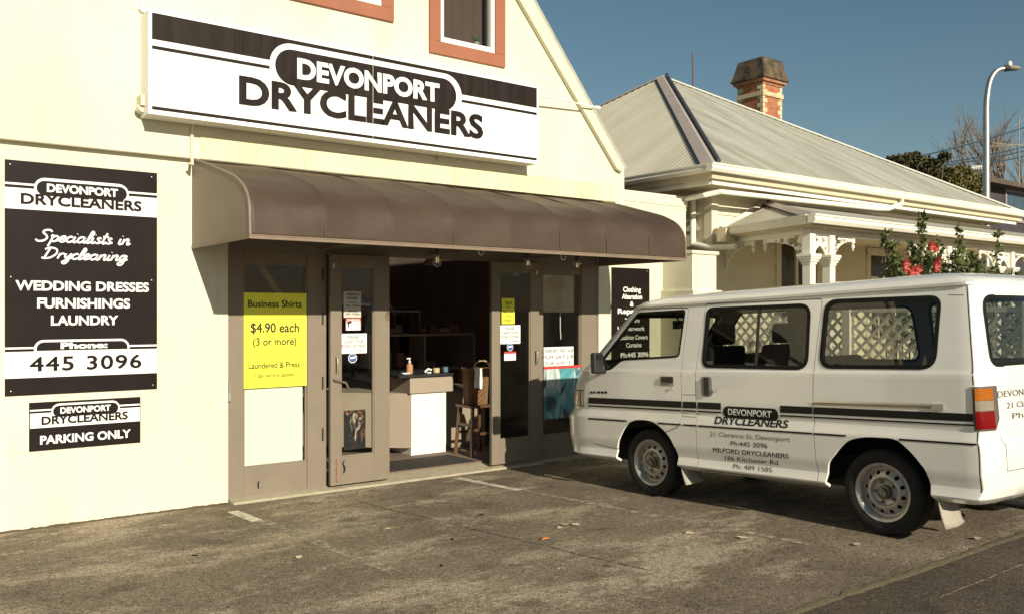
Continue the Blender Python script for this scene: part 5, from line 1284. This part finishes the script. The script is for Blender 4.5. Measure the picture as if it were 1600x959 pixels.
# sill seam in B pillar / quarter panel and tailgate gap (dark recessed joints)
def seam(pts, w_=.004, par=None):
    m_ = MB(); q_ = [Vector(vpx(*p_)) for p_ in pts]
    for a_, b_ in zip(q_, q_[1:]):
        d = (b_-a_); n_ = Vector((-d.y, d.x)).normalized()*w_/2
        k = max(2, int(d.length/.03)); rows = [[], []]
        for i in range(k+1):
            c_ = a_+d*i/k; rows[0].append(side(*(c_+n_), .0009)); rows[1].append(side(*(c_-n_), .0009))
        m_.grid(rows)
    vadd('panel_gap', m_.mesh('g'), black, par)
seam([(1066.5, 600+16), (1088, 616.5)]); seam([(1066, 650), (1088.5, 651)]); seam([(1481, 462-1), (1506, 461)])
def cseam(tab, w_=.006):
    """joint that climbs the rear corner: list of (h, arc fraction) on the corner"""
    m_ = MB(); L_, R_ = [], []
    for h, fr_ in tab:
        p_ = slc(h)[-13:]; 
        k = fr_*12; i = min(11, int(k)); u = k-i; a_, b_ = Vector(p_[i]), Vector(p_[i+1]); c_ = a_.lerp(b_, u); t_ = (b_-a_).normalized(); n_ = Vector((-t_.y, t_.x)); 
        n_ = n_ if n_.x < 0 else -n_; c_ = c_+n_*.001
        L_.append((*(c_-t_*w_/2), h)); R_.append((*(c_+t_*w_/2), h))
    m_.grid([L_, R_]); vadd('panel_gap', m_.mesh('g'), black)
cseam([(1.055+.018*i, .05) for i in range(36)]); cseam([(.38+.019*i, .05) for i in range(21)])
# rear corner lamps, as patches of the slice line
def corner_patch(name, mat, h0, h1, s0, s1, off, front=False, sgn=-1, n=10, par=None):
    m_ = MB(); rows = []; bk = []
    for i in range(5):
        h = h0+(h1-h0)*i/4; p_ = slc(h); p_ = p_[:24] if front else p_[-22:]
        ls = [0]
        for a_, b_ in zip(p_, p_[1:]): ls.append(ls[-1]+(Vector(b_)-Vector(a_)).length)
        # measure from the corner outward: position where x = -0.97 W on the arc
        W_ = Wd(h); tot = ls[-1]; row = []; rb = []
        def sxpos(xt): return next(ls[i_] for i_ in (range(len(p_)) if front else range(len(p_)-1, -1, -1)) if abs(p_[i_][0]) >= xt)
        def sypos(yt):
            for i_ in range(1, len(p_)):
                if (p_[i_-1][1]-yt)*(p_[i_][1]-yt) <= 0: return ls[i_-1]+(ls[i_]-ls[i_-1])*(p_[i_-1][1]-yt)/max(1e-9, p_[i_-1][1]-p_[i_][1])
            return ls[-1] if front else 0.0
        for k in range(n+1):
            e0, e1 = sxpos(s0), sypos(s1); s_ = e0+(e1-e0)*k/n
            j = 0
            while j < len(ls)-2 and ls[j+1] < s_: j += 1
            u = (s_-ls[j])/(ls[j+1]-ls[j]) if ls[j+1] > ls[j] else 0
            a_, b_ = Vector(p_[j]), Vector(p_[j+1]); c_ = a_.lerp(b_, u); t_ = (b_-a_).normalized(); n_ = Vector((-t_.y, t_.x))
            if n_.dot(c_-Vector((0, .3))) < 0: n_ = -n_
            q_ = c_+n_*off; row.append((-sgn*q_.x, q_.y, h)); q_ = c_-n_*.01; rb.append((-sgn*q_.x, q_.y, h))
        rows.append(row); bk.append(rb)
    m_.grid(rows); bd = rows[0]+[r_[-1] for r_ in rows[1:]]+rows[-1][-2::-1]+[r_[0] for r_ in rows[-2:0:-1]]; bb = bk[0]+[r_[-1] for r_ in bk[1:]]+bk[-1][-2::-1]+[r_[0] for r_ in bk[-2:0:-1]]
    for i in range(len(bd)): j = (i+1) % len(bd); m_.face([bd[i], bd[j], bb[j], bb[i]])
    return vadd(name, m_.mesh(name), mat, par, smooth=True)
def lens(name, col): return M(name, col, .10, .12, 40, .08, 200, spec=.3, coat=.25)
def smooth_lens(*a_): pass
rear_half = lambda h: Wd(h)
for sgn in (-1, 1):
    # each patch runs from |x| on the end face round the corner to a distance ly along the side
    yl, yh = vpx(1523.5, 640)[0], vpx(911.5, 621)[0]
    lamp = corner_patch('tail_lamp', M('lamp_housing', (.11, .085, .075), .5), .765, 1.045, .655, yl+.012, .007, sgn=sgn)
    for nm, col, a_, b_ in (('amber_lens', (.33, .095, .005), .958, 1.032), ('clear_lens', (.24, .21, .17), .892, .955), ('red_lens', (.17, .003, .005), .778, .889)):
        corner_patch(nm, lens(nm, col), a_, b_, .668, yl-.004, .012, sgn=sgn, par=lamp)
    hl = corner_patch('headlamp', M('lamp_housing_black', (.02, .02, .02), .4), .778, .94, .42, yh, .003, True, sgn=sgn)
    corner_patch('lamp_lens', M('lamp_glass', (.22, .19, .15), .08, .1, 30, .2, 120, coat=1.0), .787, .93, .44, yh+.20, .008, True, sgn=sgn, par=hl); corner_patch('indicator_lens', M('indicator_clear', (.30, .24, .17), .1, .1, 30, .2, 160, coat=1.0), .787, .93, .74, yh+.015, .009, True, sgn=sgn, par=hl)
    corner_patch('side_marker', M('marker_red', (.35, .03, .015), .2, coat=.6), .60, .66, .62, 2.30, .006, True, sgn=sgn)
# rear lettering on the tailgate (runs on out of the picture)
def rtext(txt, x0, x1, z0, z1, bold):
    L = LET(); L.map(txt, lambda u, v: Vector((x0+(x1-x0)*u, ry_(x0+(x1-x0)*u, z0+(z1-z0)*v)-.003, z0+(z1-z0)*v)), bold); return L.mesh('lettering')
vadd('lettering', rtext('DEVONPORT DRYCLEANERS', -.655, .62, .968, 1.008, 0), decal_g); vadd('lettering', rtext('21 Clarence St, Devonport', -.56, .52, .893, .930, 0), decal_g); vadd('lettering', rtext('Ph:445 3096', -.50, .3, .823, .86, 0), decal_g)
m_ = MB()
for pts in ([(-.66, .72), (-.62, .66), (-.615, .50), (.615, .50), (.62, .66), (.66, .72)],):
    for a_, b_ in zip(pts, pts[1:]):
        k = max(1, int(abs(a_[0]-b_[0])/.1)+2)
        for i in range(k):
            u, v = i/k, (i+1)/k; pa = Vector(a_).lerp(Vector(b_), u); pb = Vector(a_).lerp(Vector(b_), v); d = (pb-pa).normalized(); n_ = Vector((-d.y, d.x))*.002
            m_.face([(q_.x, ry_(q_.x, q_.y)-.0012, q_.y) for q_ in (pa+n_, pb+n_, pb-n_, pa-n_)])
vadd('panel_gap', m_.mesh('g'), black)
# underbody, floor, wheel housings
m_ = MB(); m_.box(-.78, .78, -1.78, 1.80, .70, .73); m_.box(-.50, .50, -1.7, 2.1, .26, .5); m_.box(-.76, .76, -.62, .75, .33, .69); m_.box(-.6, .6, -1.78, -1.5, .30, .5); vadd('underbody', m_.mesh('u'), vandark)
m_ = MB(); m_.tube([(-.42, -1.65, .27), (-.42, -1.92, .26)], .03, 10); vadd('exhaust_pipe', m_.mesh('a'), vandark); m_ = MB(); m_.tube([(-.5, -1.1, .30), (.5, -1.1, .30)], .05, 10); vadd('axle', m_.mesh('a'), vandark); m_ = MB(); m_.tube([(-.5, 1.09, .30), (.5, 1.09, .30)], .05, 10); vadd('axle', m_.mesh('a'), vandark)
m_ = MB(); m_.lathe([(.29, -.07), (.31, -.04), (.31, .04), (.29, .07), (0, .07)], (.1, -1.52, .30), 'Z', 32); vadd('spare_wheel', m_.mesh('sc'), vandark, smooth=True)
# wheels
rimm = M('silver_wheel', (.42, .40, .37), .38, .12, 14, metal=.55)
def wheel(ly, side_, wy):
    t = bpy.data.objects.new('wheel', None); COL.objects.link(t); t.parent = van; t.location = (side_*.672, ly, wy); t.empty_display_size = .1
    if side_ > 0: t.rotation_euler = (0, 0, math.pi)
    return t
RAD = .301
m_ = MB(); m_.lathe([(.200,-.082),(.215,-.090),(.245,-.096),(.275,-.092),(.293,-.080),(.301,-.060),(.2975,-.056),(.2975,-.052),(.301,-.048),(.301,-.022),(.2975,-.018),(.2975,-.014),(.301,-.010),(.301,.022),(.2975,.026),(.301,.03),(.301,.06),(.293,.080),(.275,.092),(.245,.096),(.215,.090),(.200,.082)], (0, 0, 0), 'X', 56, closed=True); tyre_me = m_.mesh('tyre')
m_ = MB(); m_.lathe([(.203,-.089),(.207,-.083),(.202,-.078),(.187,-.075),(.178,-.060),(.176,.0),(.186,.075),(.2,.085),(.192,.085),(.17,.0),(.171,-.058),(.181,-.079),(.192,-.087)], (0, 0, 0), 'X', 56, closed=True); rim_me = m_.mesh('rim')
m_ = MB(); m_.lathe([(.177,-.038),(.160,-.036),(.146,-.046),(.128,-.058),(.112,-.066),(.100,-.064),(.090,-.050),(.080,-.046),(.05,-.046),(.05,-.040),(.08,-.040),(.092,-.044),(.104,-.058),(.112,-.060),(.128,-.052),(.146,-.040),(.160,-.030),(.177,-.032)], (0, 0, 0), 'X', 56, closed=True); disc = m_.mesh('disc')
cs = MB()
for k in range(12):
    a_ = 2*math.pi*k/12+.2; cs.lathe([(.0145, -.12), (.0145, .02)], (0, .137*math.cos(a_), .137*math.sin(a_)), 'X', 14)
disc = boolm(disc, [cs.mesh('c')])
m_ = MB(); m_.lathe([(.052,-.040),(.050,-.075),(.036,-.080),(.034,-.098),(.028,-.102),(0,-.102)], (0, 0, 0), 'X', 24)
for k in range(5):
    a_ = 2*math.pi*k/5; m_.lathe([(.011, -.044), (.011, -.066), (.006, -.068), (0, -.068)], (0, .072*math.cos(a_), .072*math.sin(a_)), 'X', 6)
hub_me = m_.mesh('hub')
m_ = MB(); m_.lathe([(.16, .0), (.16, .05), (0, .05)], (0, 0, 0), 'X', 32); m_.lathe([(0, -.005), (.165, -.005), (.165, 0)], (0, 0, 0), 'X', 32); drum_me = m_.mesh('drum')
tyrem = M('tyre_rubber', (.011, .010, .010), .8, .25, 18, .15, 90)
hubm = M('hub_grey', (.16, .14, .12), .45, .3, 30, metal=.6)
fwl = vpx(1011, 723)[0]; rwl = vpx(1376.6, 771)[0]
for ly, dz_ in ((fwl, .012), (rwl, -.006)):
    for s_ in (-1, 1):
        wz = RAD+.0
        wpos = VM @ Vector((s_*.672, ly, RAD)); lift = gz(wpos.y)+RAD/math.cos(math.atan(SL))-wpos.z
        t = wheel(ly, s_, RAD+lift)
        for nm, mm, mt, an in (('tyre', tyre_me, tyrem, 40), ('rim', rim_me, rimm, 40), ('rim_disc', disc, rimm, 40), ('hub', hub_me, hubm, 40), ('brake_drum', drum_me, vandark, 40)):
            addl(nm, mm, mt, t, smooth=True, ang=an)
# mud flaps
def flap(ly, x0, x1, z0, z1, bow, sgn):
    m_ = MB(); rows = []
    for i in range(7):
        t = i/6; rows.append([(sgn*(x0+(x1-x0)*k/6-.02*(1-t)*(k == 0)), ly-bow*t*t-.02*math.sin(k/6*math.pi)*t, z1+(z0-z1)*t+(.015*(k/6) if i == 6 else 0)) for k in range(7)])
    m_.grid(rows); o = vadd('mud_flap', m_.mesh('flap'), M('grey_flap', (.34, .31, .26), .6, .1, 10), smooth=True); s_ = o.modifiers.new('thickness', 'SOLIDIFY'); s_.thickness = .008
ffl = vpx(1060, 722)[0]; rfl = vpx(1462, 772)[0]
for s_ in (-1, 1):
    flap(ffl-.005, .835, .60, .165, .40, .07, s_); flap(rfl-.005, .835, .58, .12, .375, .05, s_)
# mirrors
for s_ in (-1, 1):
    mt = VI @ onX(933, 566, 5.50); mx = s_*abs(mt.x)
    m_ = MB(); m_.box(mx-.058, mx+.058, mt.y-.03, mt.y+.035, mt.z-.10, mt.z+.09); mo = vadd('wing_mirror', m_.mesh('mir'), blackp, bevel=.018)
    m_ = MB(); m_.box(mx-.046, mx+.046, mt.y-.034, mt.y-.031, mt.z-.085, mt.z+.075); vadd('mirror_glass', m_.mesh('mg'), M('mirror_dark_reflection', (.02, .02, .02), .12, spec=.6), mo)  # dark reflection is put into the glass colour
    arm = vpx(947, 580); m_ = MB(); m_.tube([(mx*.985, mt.y, mt.z-.09), (s_*(sx(*arm)+.03), arm[0]+.04, arm[1]-.0), (s_*(sx(*arm)-.02), arm[0], arm[1])], .018, 8); vadd('mirror_arm', m_.mesh('ma'), blackp, mo)
# cab interior
seatm = M('seat_cloth', (.022, .020, .020), .9, .25, 14)
for x in (-.42, .42):
    m_ = MB(); m_.prism([(x-.24, .62, .74), (x-.24, 1.10, .74), (x-.24, 1.12, .90), (x-.24, .72, .88), (x-.24, .60, 1.33), (x-.24, .48, 1.33), (x-.24, .52, .8)], (.48, 0, 0)); m_.prism([(x-.13, .50, 1.34), (x-.13, .58, 1.34), (x-.13, .57, 1.52), (x-.13, .50, 1.52)], (.26, 0, 0)); vadd('seat', m_.mesh('seat'), seatm, bevel=.03)
m_ = MB(); m_.prism([(-.70, -.05, .74), (-.70, .35, .74), (-.70, .36, .92), (-.70, .08, .92), (-.70, .02, 1.22), (-.70, -.10, 1.22)], (1.4, 0, 0)); vadd('bench_seat', m_.mesh('bench'), seatm, bevel=.03)
m_ = MB(); m_.box(-.74, .74, -1.6, -.7, .735, 1.10); vadd('cargo_cover', m_.mesh('cargo'), vandark, bevel=.05)
m_ = MB(); m_.prism([(-.76, 1.55, .74), (-.76, 2.0, .74), (-.76, 1.98, 1.13), (-.76, 1.80, 1.16), (-.76, 1.58, 1.10)], (1.52, 0, 0)); vadd('dashboard', m_.mesh('dash'), vandark, bevel=.02)
m_ = MB(); cx_ = .42; m_.tube([(cx_+.19*math.cos(a_), 1.42-.08*math.sin(a_), 1.14+.17*math.sin(a_)) for a_ in [2*math.pi*k/28 for k in range(28)]], .015, 8, closed=True); m_.bar((cx_-.18, 1.42, 1.14), (cx_+.18, 1.42, 1.14), .03, .02); m_.bar((cx_, 1.42, 1.14), (cx_, 1.62, .98), .05, .05); vadd('steering_wheel', m_.mesh('sw'), vandark)
m_ = MB(); m_.box(-.12, .12, 1.36, 1.40, 1.50, 1.58); m_.tube([(0, 1.40, 1.56), (0, 1.50, 1.66)], .010, 6); vadd('rear_view_mirror', m_.mesh('rvm'), blackp, bevel=.01)
m_ = MB(); m_.tube([(.40, 1.06, .92), (.34, 1.02, 1.0)], .02, 6); vadd('seat_belt', m_.mesh('sb'), vandark)

# ================================================================== HIBISCUS BUSH
def leaf(m_, c_, d, l, wd):
    d = d.normalized(); s_ = d.cross(Vector((random.uniform(-1, 1), random.uniform(-1, 1), random.uniform(-.2, 1)))); s_ = s_.normalized() if s_.length > 1e-3 else Vector((1, 0, 0))
    n_ = s_.cross(d); a_ = m_.bm.verts.new(c_); t_ = m_.bm.verts.new(c_+d*l-n_*l*.12); b1 = m_.bm.verts.new(c_+d*l*.45+s_*wd+n_*wd*.3); b2 = m_.bm.verts.new(c_+d*l*.45-s_*wd+n_*wd*.3); mid = m_.bm.verts.new(c_+d*l*.5)
    for f in ((a_, b1, mid), (b1, t_, mid), (t_, b2, mid), (b2, a_, mid)): m_.bm.faces.new(f)
def rdir(): 
    v = Vector((random.gauss(0, 1), random.gauss(0, 1), random.gauss(0, 1))); return v.normalized()
leafg = M('hibiscus_leaf', (.045, .062, .022), .45, .3, 9, col2=(.13, .16, .05))
HY_ = -2.55
hb = thing('hibiscus_bush', 'tall straggly hibiscus bush with red flowers in front of the verandah', 'bush', (11.0, HY_, gz(HY_)))
fol = MB(); stm = MB(); flw = []
shoots = [(1383, 365, 1388, 470, 8, .10), (1395, 382, 1400, 470, 9, .16), (1441, 335, 1432, 470, 16, .13), (1425, 385, 1420, 470, 14, .22), (1450, 390, 1446, 470, 14, .24), (1465, 378, 1455, 470, 12, .22), (1497, 358, 1490, 470, 9, .10), (1500, 385, 1490, 470, 14, .20), (1515, 398, 1505, 470, 12, .20), (1530, 410, 1515, 470, 10, .20), (1560, 363, 1540, 470, 8, .10), (1410, 412, 1410, 470, 12, .24), (1470, 410, 1470, 470, 14, .26), (1545, 425, 1540, 470, 10, .2), (1435, 400, 1432, 470, 16, .28), (1455, 402, 1450, 470, 16, .28), (1488, 400, 1485, 470, 14, .26), (1400, 405, 1402, 470, 14, .22), (1520, 405, 1516, 470, 12, .24), (1590, 428, 1580, 470, 12, .2), (1575, 432, 1570, 470, 10, .2)]
for tx, ty, bx_, by_, nl, sp_ in shoots:
    yv = HY_+random.uniform(-.25, .25); tip = onY(tx, ty, yv); base = onY(bx_, by_, yv); base = Vector((base.x, yv, .4+random.random()*.2))
    pts = [base.lerp(tip, k/8)+Vector((.05*noise.noise((tx, k*.6, 0)), .05*noise.noise((ty, k*.6, 2)), 0))*(1-(k/8)**2) for k in range(9)]; pts[-1] = tip
    stm.tube(pts, [.014-.010*k/8 for k in range(9)], 5)
    for k in range(int(nl*15)):
        t = 1-random.random()**1.3*.55; i = min(7, int(t*8)); c_ = pts[i].lerp(pts[i+1], t*8-i); spread = sp_*(1.15-t*.9)
        c_ = c_+rdir()*spread*random.random()
        leaf(fol, c_, rdir()+Vector((0, -.2, .35)), random.uniform(.045, .10), random.uniform(.014, .028))
fol.build('foliage', leafg, hb); stm.build('stem', M('bush_stem', (.10, .07, .045), .8), hb)
for px, py, s_ in ((1410, 415, .07), (1419, 430, .09), (1428, 424, .07), (1451, 385, .055), (1458, 388, .045), (1458, 416, .065), (1463, 407, .035)):
    c_ = onY(px, py, HY_-.35); m_ = MB()
    for k in range(5):
        a_ = 2*math.pi*k/5+random.random()*.5; d = Vector((math.cos(a_), -.55, math.sin(a_))); u_ = Vector((-math.sin(a_), 0, math.cos(a_))); rows = []
        for i in range(4):
            t = i/3; wd_ = s_*.62*math.sin(.35+2.2*t); rows.append([c_+d*s_*t+u_*wd_*j/2+Vector((0, .02*math.sin(j*2+k)*t-.015*t*t, .01*math.sin(3*j+k))) for j in range(-2, 3)])
        m_.grid(rows)
    m_.tube([c_, c_+Vector((.01, -.07, .01))], .005, 5); m_.build('flower', M('hibiscus_red', (.40, .06, .045), .6, .25, 14), hb, smooth=True)

# ================================================================== BEYOND THE VILLA
def at(px, py, d): return CAM + ray(px, py)*d
# street lamp
SLD = 24.0; top = at(1541, 170, SLD)
lamp = thing('street_lamp', 'grey steel street lamp with a curved arm behind the villa', 'street lamp', (top.x, top.y, 0))
m_ = MB(); pb = Vector((top.x, top.y, 0)); rt = RT.normalized()
arc = [pb, Vector((top.x, top.y, 4)), at(1541, 200, SLD), at(1541, 170, SLD), at(1542.5, 150, SLD), at(1546, 130, SLD), at(1552, 117, SLD), at(1560, 109.5, SLD), at(1570, 107.5, SLD)]
m_.tube([arc[0], arc[1], arc[2]]+[Vector(p_) for p_ in smooth_path([tuple(q_) for q_ in arc[3:]], 4)], [.105, .10, .085]+[.078-.0008*i for i in range(21)], 14); m_.build('pole', steel, lamp, smooth=True)
m_ = MB(); a_, b_ = at(1569, 107.5, SLD), at(1577, 107, SLD); m_.tube([a_, b_], .085, 10); m_.build('collar', blackp, lamp)
m_ = MB(); c_ = at(1575, 107, SLD); e_ = at(1595, 107.5, SLD); m_.tube([c_, c_.lerp(e_, .3), c_.lerp(e_, .7), e_], [.07, .12, .10, .03], 12, flat=(1, 1, .6)); m_.build('lantern', M('lantern_grey', (.28, .24, .2), .5), lamp, smooth=True)
m_ = MB(); c_ = at(1577.5, 104, SLD); m_.lathe([(.045, 0), (.06, .02), (.06, .09), (.04, .13), (0, .14)], c_, 'Z', 12); m_.build('photocell', white_p, lamp, smooth=True)
# dark two storey house at the right edge
bhd = 40.0
bh = thing('background_house', 'dark two storey house with low pitched roof beyond the street lamp', 'house', at(1590, 400, bhd).xy.to_3d())
c_ = at(1505, 300, bhd); X0_, Y0_ = c_.x, c_.y; zE = at(1560, 276, bhd).z
m_ = MB(); m_.box(X0_, X0_+12, Y0_, Y0_+9, 0, zE-.05)
hw = m_.build('wall', M('dark_weatherboard', (.045, .042, .05), .8, .2, 3), bh)
m_ = MB(); zr_ = zE+1.0; A = [(X0_-.7, Y0_-.7, zE), (X0_+12.7, Y0_-.7, zE), (X0_+12.7, Y0_+9.7, zE), (X0_-.7, Y0_+9.7, zE)]; r0, r1 = (X0_+4, Y0_+4.5, zr_), (X0_+8, Y0_+4.5, zr_)
m_.face([A[0], A[1], r1, r0]); m_.face([A[1], A[2], r1]); m_.face([A[2], A[3], r0, r1]); m_.face([A[3], A[0], r0]); m_.box(X0_-.7, X0_+12.7, Y0_-.7, Y0_+9.7, zE-.22, zE-.001); m_.build('roof', M('dark_tiles', (.09, .072, .055), .9, .3, 6), bh)
wa, wb = onY(1571, 320, Y0_), onY(1618, 320, Y0_); m_ = MB(); z0_, z1_ = onY(1571, 346, Y0_).z, onY(1571, 300, Y0_).z
m_.box(wa.x-.15, wb.x, Y0_-.08, Y0_-.001, z0_, z0_+.14); m_.box(wa.x-.15, wb.x, Y0_-.08, Y0_-.001, z1_, z1_+.14); m_.box(wa.x-.15, wa.x, Y0_-.08, Y0_-.001, z0_+.14, z1_); wn = m_.build('window', M('grey_trim', (.25, .23, .22), .7), hw)
m_ = MB(); m_.box(wa.x, wb.x, Y0_-.03, Y0_-.002, z0_+.14, z1_); m_.build('pane', M('dusky_glass', (.05, .08, .11), .12, .3, 2, stretch=(4, 1, .3)), wn)
# evergreen trees
def tree(px, base_d, clumps, lab, mat, trunkpx, leafn, ls):
    b0 = at(trunkpx, 489, base_d); t = thing('evergreen_tree', lab, 'tree', (b0.x, b0.y, 0), 'dense trees behind the villa'); m_ = MB(); tr_ = MB()
    tops = []
    for (cx_, cy_, r_) in clumps:
        c_ = at(cx_, cy_, base_d)+Vector((random.uniform(-.6, .6), random.uniform(-.6, .6), 0)); rm = r_/F*base_d; tops.append(c_)
        for k in range(int(leafn*r_*r_/900)):
            d = rdir(); q_ = c_+Vector((d.x, d.y, d.z*.85))*rm*(random.random()**.45)*(1+.25*noise.noise(d*2.2+c_)); leaf(m_, q_, rdir()+d*.6+Vector((0, 0, .2)), ls*random.uniform(.7, 1.4), ls*.36)
    m_.build('crown', mat, t)
    tr_.tube([(b0.x, b0.y, 0), (b0.x+.1, b0.y, 2.5), tuple(Vector((b0.x, b0.y, 4)))], [.28, .2, .14], 8)
    for c_ in tops: tr_.tube([(b0.x, b0.y, 3.2), tuple(Vector((b0.x, b0.y, 3.8)).lerp(c_, .5)+Vector((0, 0, -.2))), tuple(c_)], [.12, .07, .03], 6)
    tr_.build('trunk', M('bark', (.09, .07, .05), .9, .3, 12), t)
tg1 = M('tree_leaf_dark', (.030, .034, .014), .6, .3, 2, col2=(.10, .095, .035)); tg2 = M('tree_leaf_olive', (.07, .07, .02), .6, .3, 2, col2=(.19, .165, .05))
tree(1400, 36, [(1398, 252, 13), (1412, 262, 20), (1425, 268, 18), (1390, 268, 16), (1405, 285, 24)], 'dark evergreen tree rising behind the villa roof ridge line', tg1, 1405, 6500, .15)
tree(1450, 37, [(1445, 268, 20), (1462, 262, 13), (1468, 250, 7), (1470, 276, 16), (1455, 285, 22)], 'middle dark evergreen tree with a sprig sticking up behind the villa', tg1, 1455, 6500, .15)
tree(1500, 38, [(1490, 276, 19), (1505, 280, 15), (1520, 286, 11), (1482, 288, 18), (1500, 295, 18)], 'olive leafed tree lit by sun beside the dark house', tg2, 1500, 6500, .15)
# bare winter tree
bt_d = 48; b0 = at(1580, 489, bt_d); bt = thing('bare_tree', 'leafless winter tree with pale twigs above the dark house roof', 'tree', (b0.x, b0.y, 0))
m_ = MB(); m2 = MB()
def branch(p_, d, l, r_, depth):
    q_ = p_+d*l; mid = p_.lerp(q_, .5)+rdir()*l*.06; (m_ if depth < 2 else m2).tube([p_, mid, q_], [r_, r_*.8, r_*.6], 5)
    if depth >= 5: return
    for k in range(3 if depth else 6):
        nd = (d+rdir()*.55+Vector((0, 0, .28))).normalized(); branch(p_.lerp(q_, .55+.45*random.random()), nd, l*random.uniform(.62, .82), r_*.58, depth+1)
branch(Vector((b0.x, b0.y, 0)), Vector((0, 0, 1)), 4.6, .24, 0)
m_.build('trunk', M('bare_bark', (.20, .15, .11), .9, .3, 8), bt); m2.build('twigs', M('bare_twigs', (.20, .17, .14), .9, .3, 8), bt)
# tv aerial mast on the dark house
m_ = MB(); d_ = 38; m_.tube([at(1592, 290, d_), at(1592, 180, d_)], .022, 6); am = thing('aerial_mast', 'thin tv aerial mast on the dark house roof at right edge', 'aerial', at(1592, 290, d_)); m_.build('mast', M('mast_grey', (.30, .25, .19), .7), am)
m_ = MB()
for ya, yb_, xa, xb in ((198, 186, 1583, 1602), (229, 226, 1545, 1598), (224, 228, 1552, 1600)): m_.tube([at(xa, ya, d_), at(xb, yb_, d_)], .014, 5)
for k in range(9): xk = 1550+k*5; m_.tube([at(xk, 221.5+k*.6, d_), at(xk+2, 232+k*.5, d_)], .008, 4)
m_.build('aerial_rods', M('mast_grey', (.5, .45, .38)), am)
# roof aerial near the lamp pole
m_ = MB(); d_ = 38.5; m_.tube([at(1536, 290, d_), at(1535, 255, d_)], .022, 6); m_.tube([at(1518, 262, d_), at(1536, 260, d_)], .016, 5)
for k in range(7): m_.tube([at(1519+k*2.4, 258.5, d_), at(1518.5+k*2.4, 265, d_)], .012, 4)
tag(m_.build('tv_aerial', white_p), 'small white tv aerial on a short mast left of the lamp pole', 'aerial')
# overhead wires
def wire(a_, b_, da, db, sag, lab):
    p_, q_ = at(*a_, da), at(*b_, db); m_ = MB(); m_.tube([p_.lerp(q_, k/14)-Vector((0, 0, sag*4*(k/14)*(1-k/14))) for k in range(15)], .034, 5); tag(m_.build('power_line', M('wire_black', (.03, .06, .09), .6)), lab, 'cable', 'overhead power lines')
wire((1412, 250), (1640, 186), 36.5, 42, .12, 'thickest overhead cable sloping up across the sky to the right')
wire((1468, 256), (1640, 219), 38, 45, .1, 'upper of the three thin wires above the trees'); wire((1468, 259.5), (1640, 226), 38, 45, .1, 'middle thin wire above the trees'); wire((1474, 266.5), (1640, 234), 38, 45, .1, 'lowest thin wire above the olive tree')
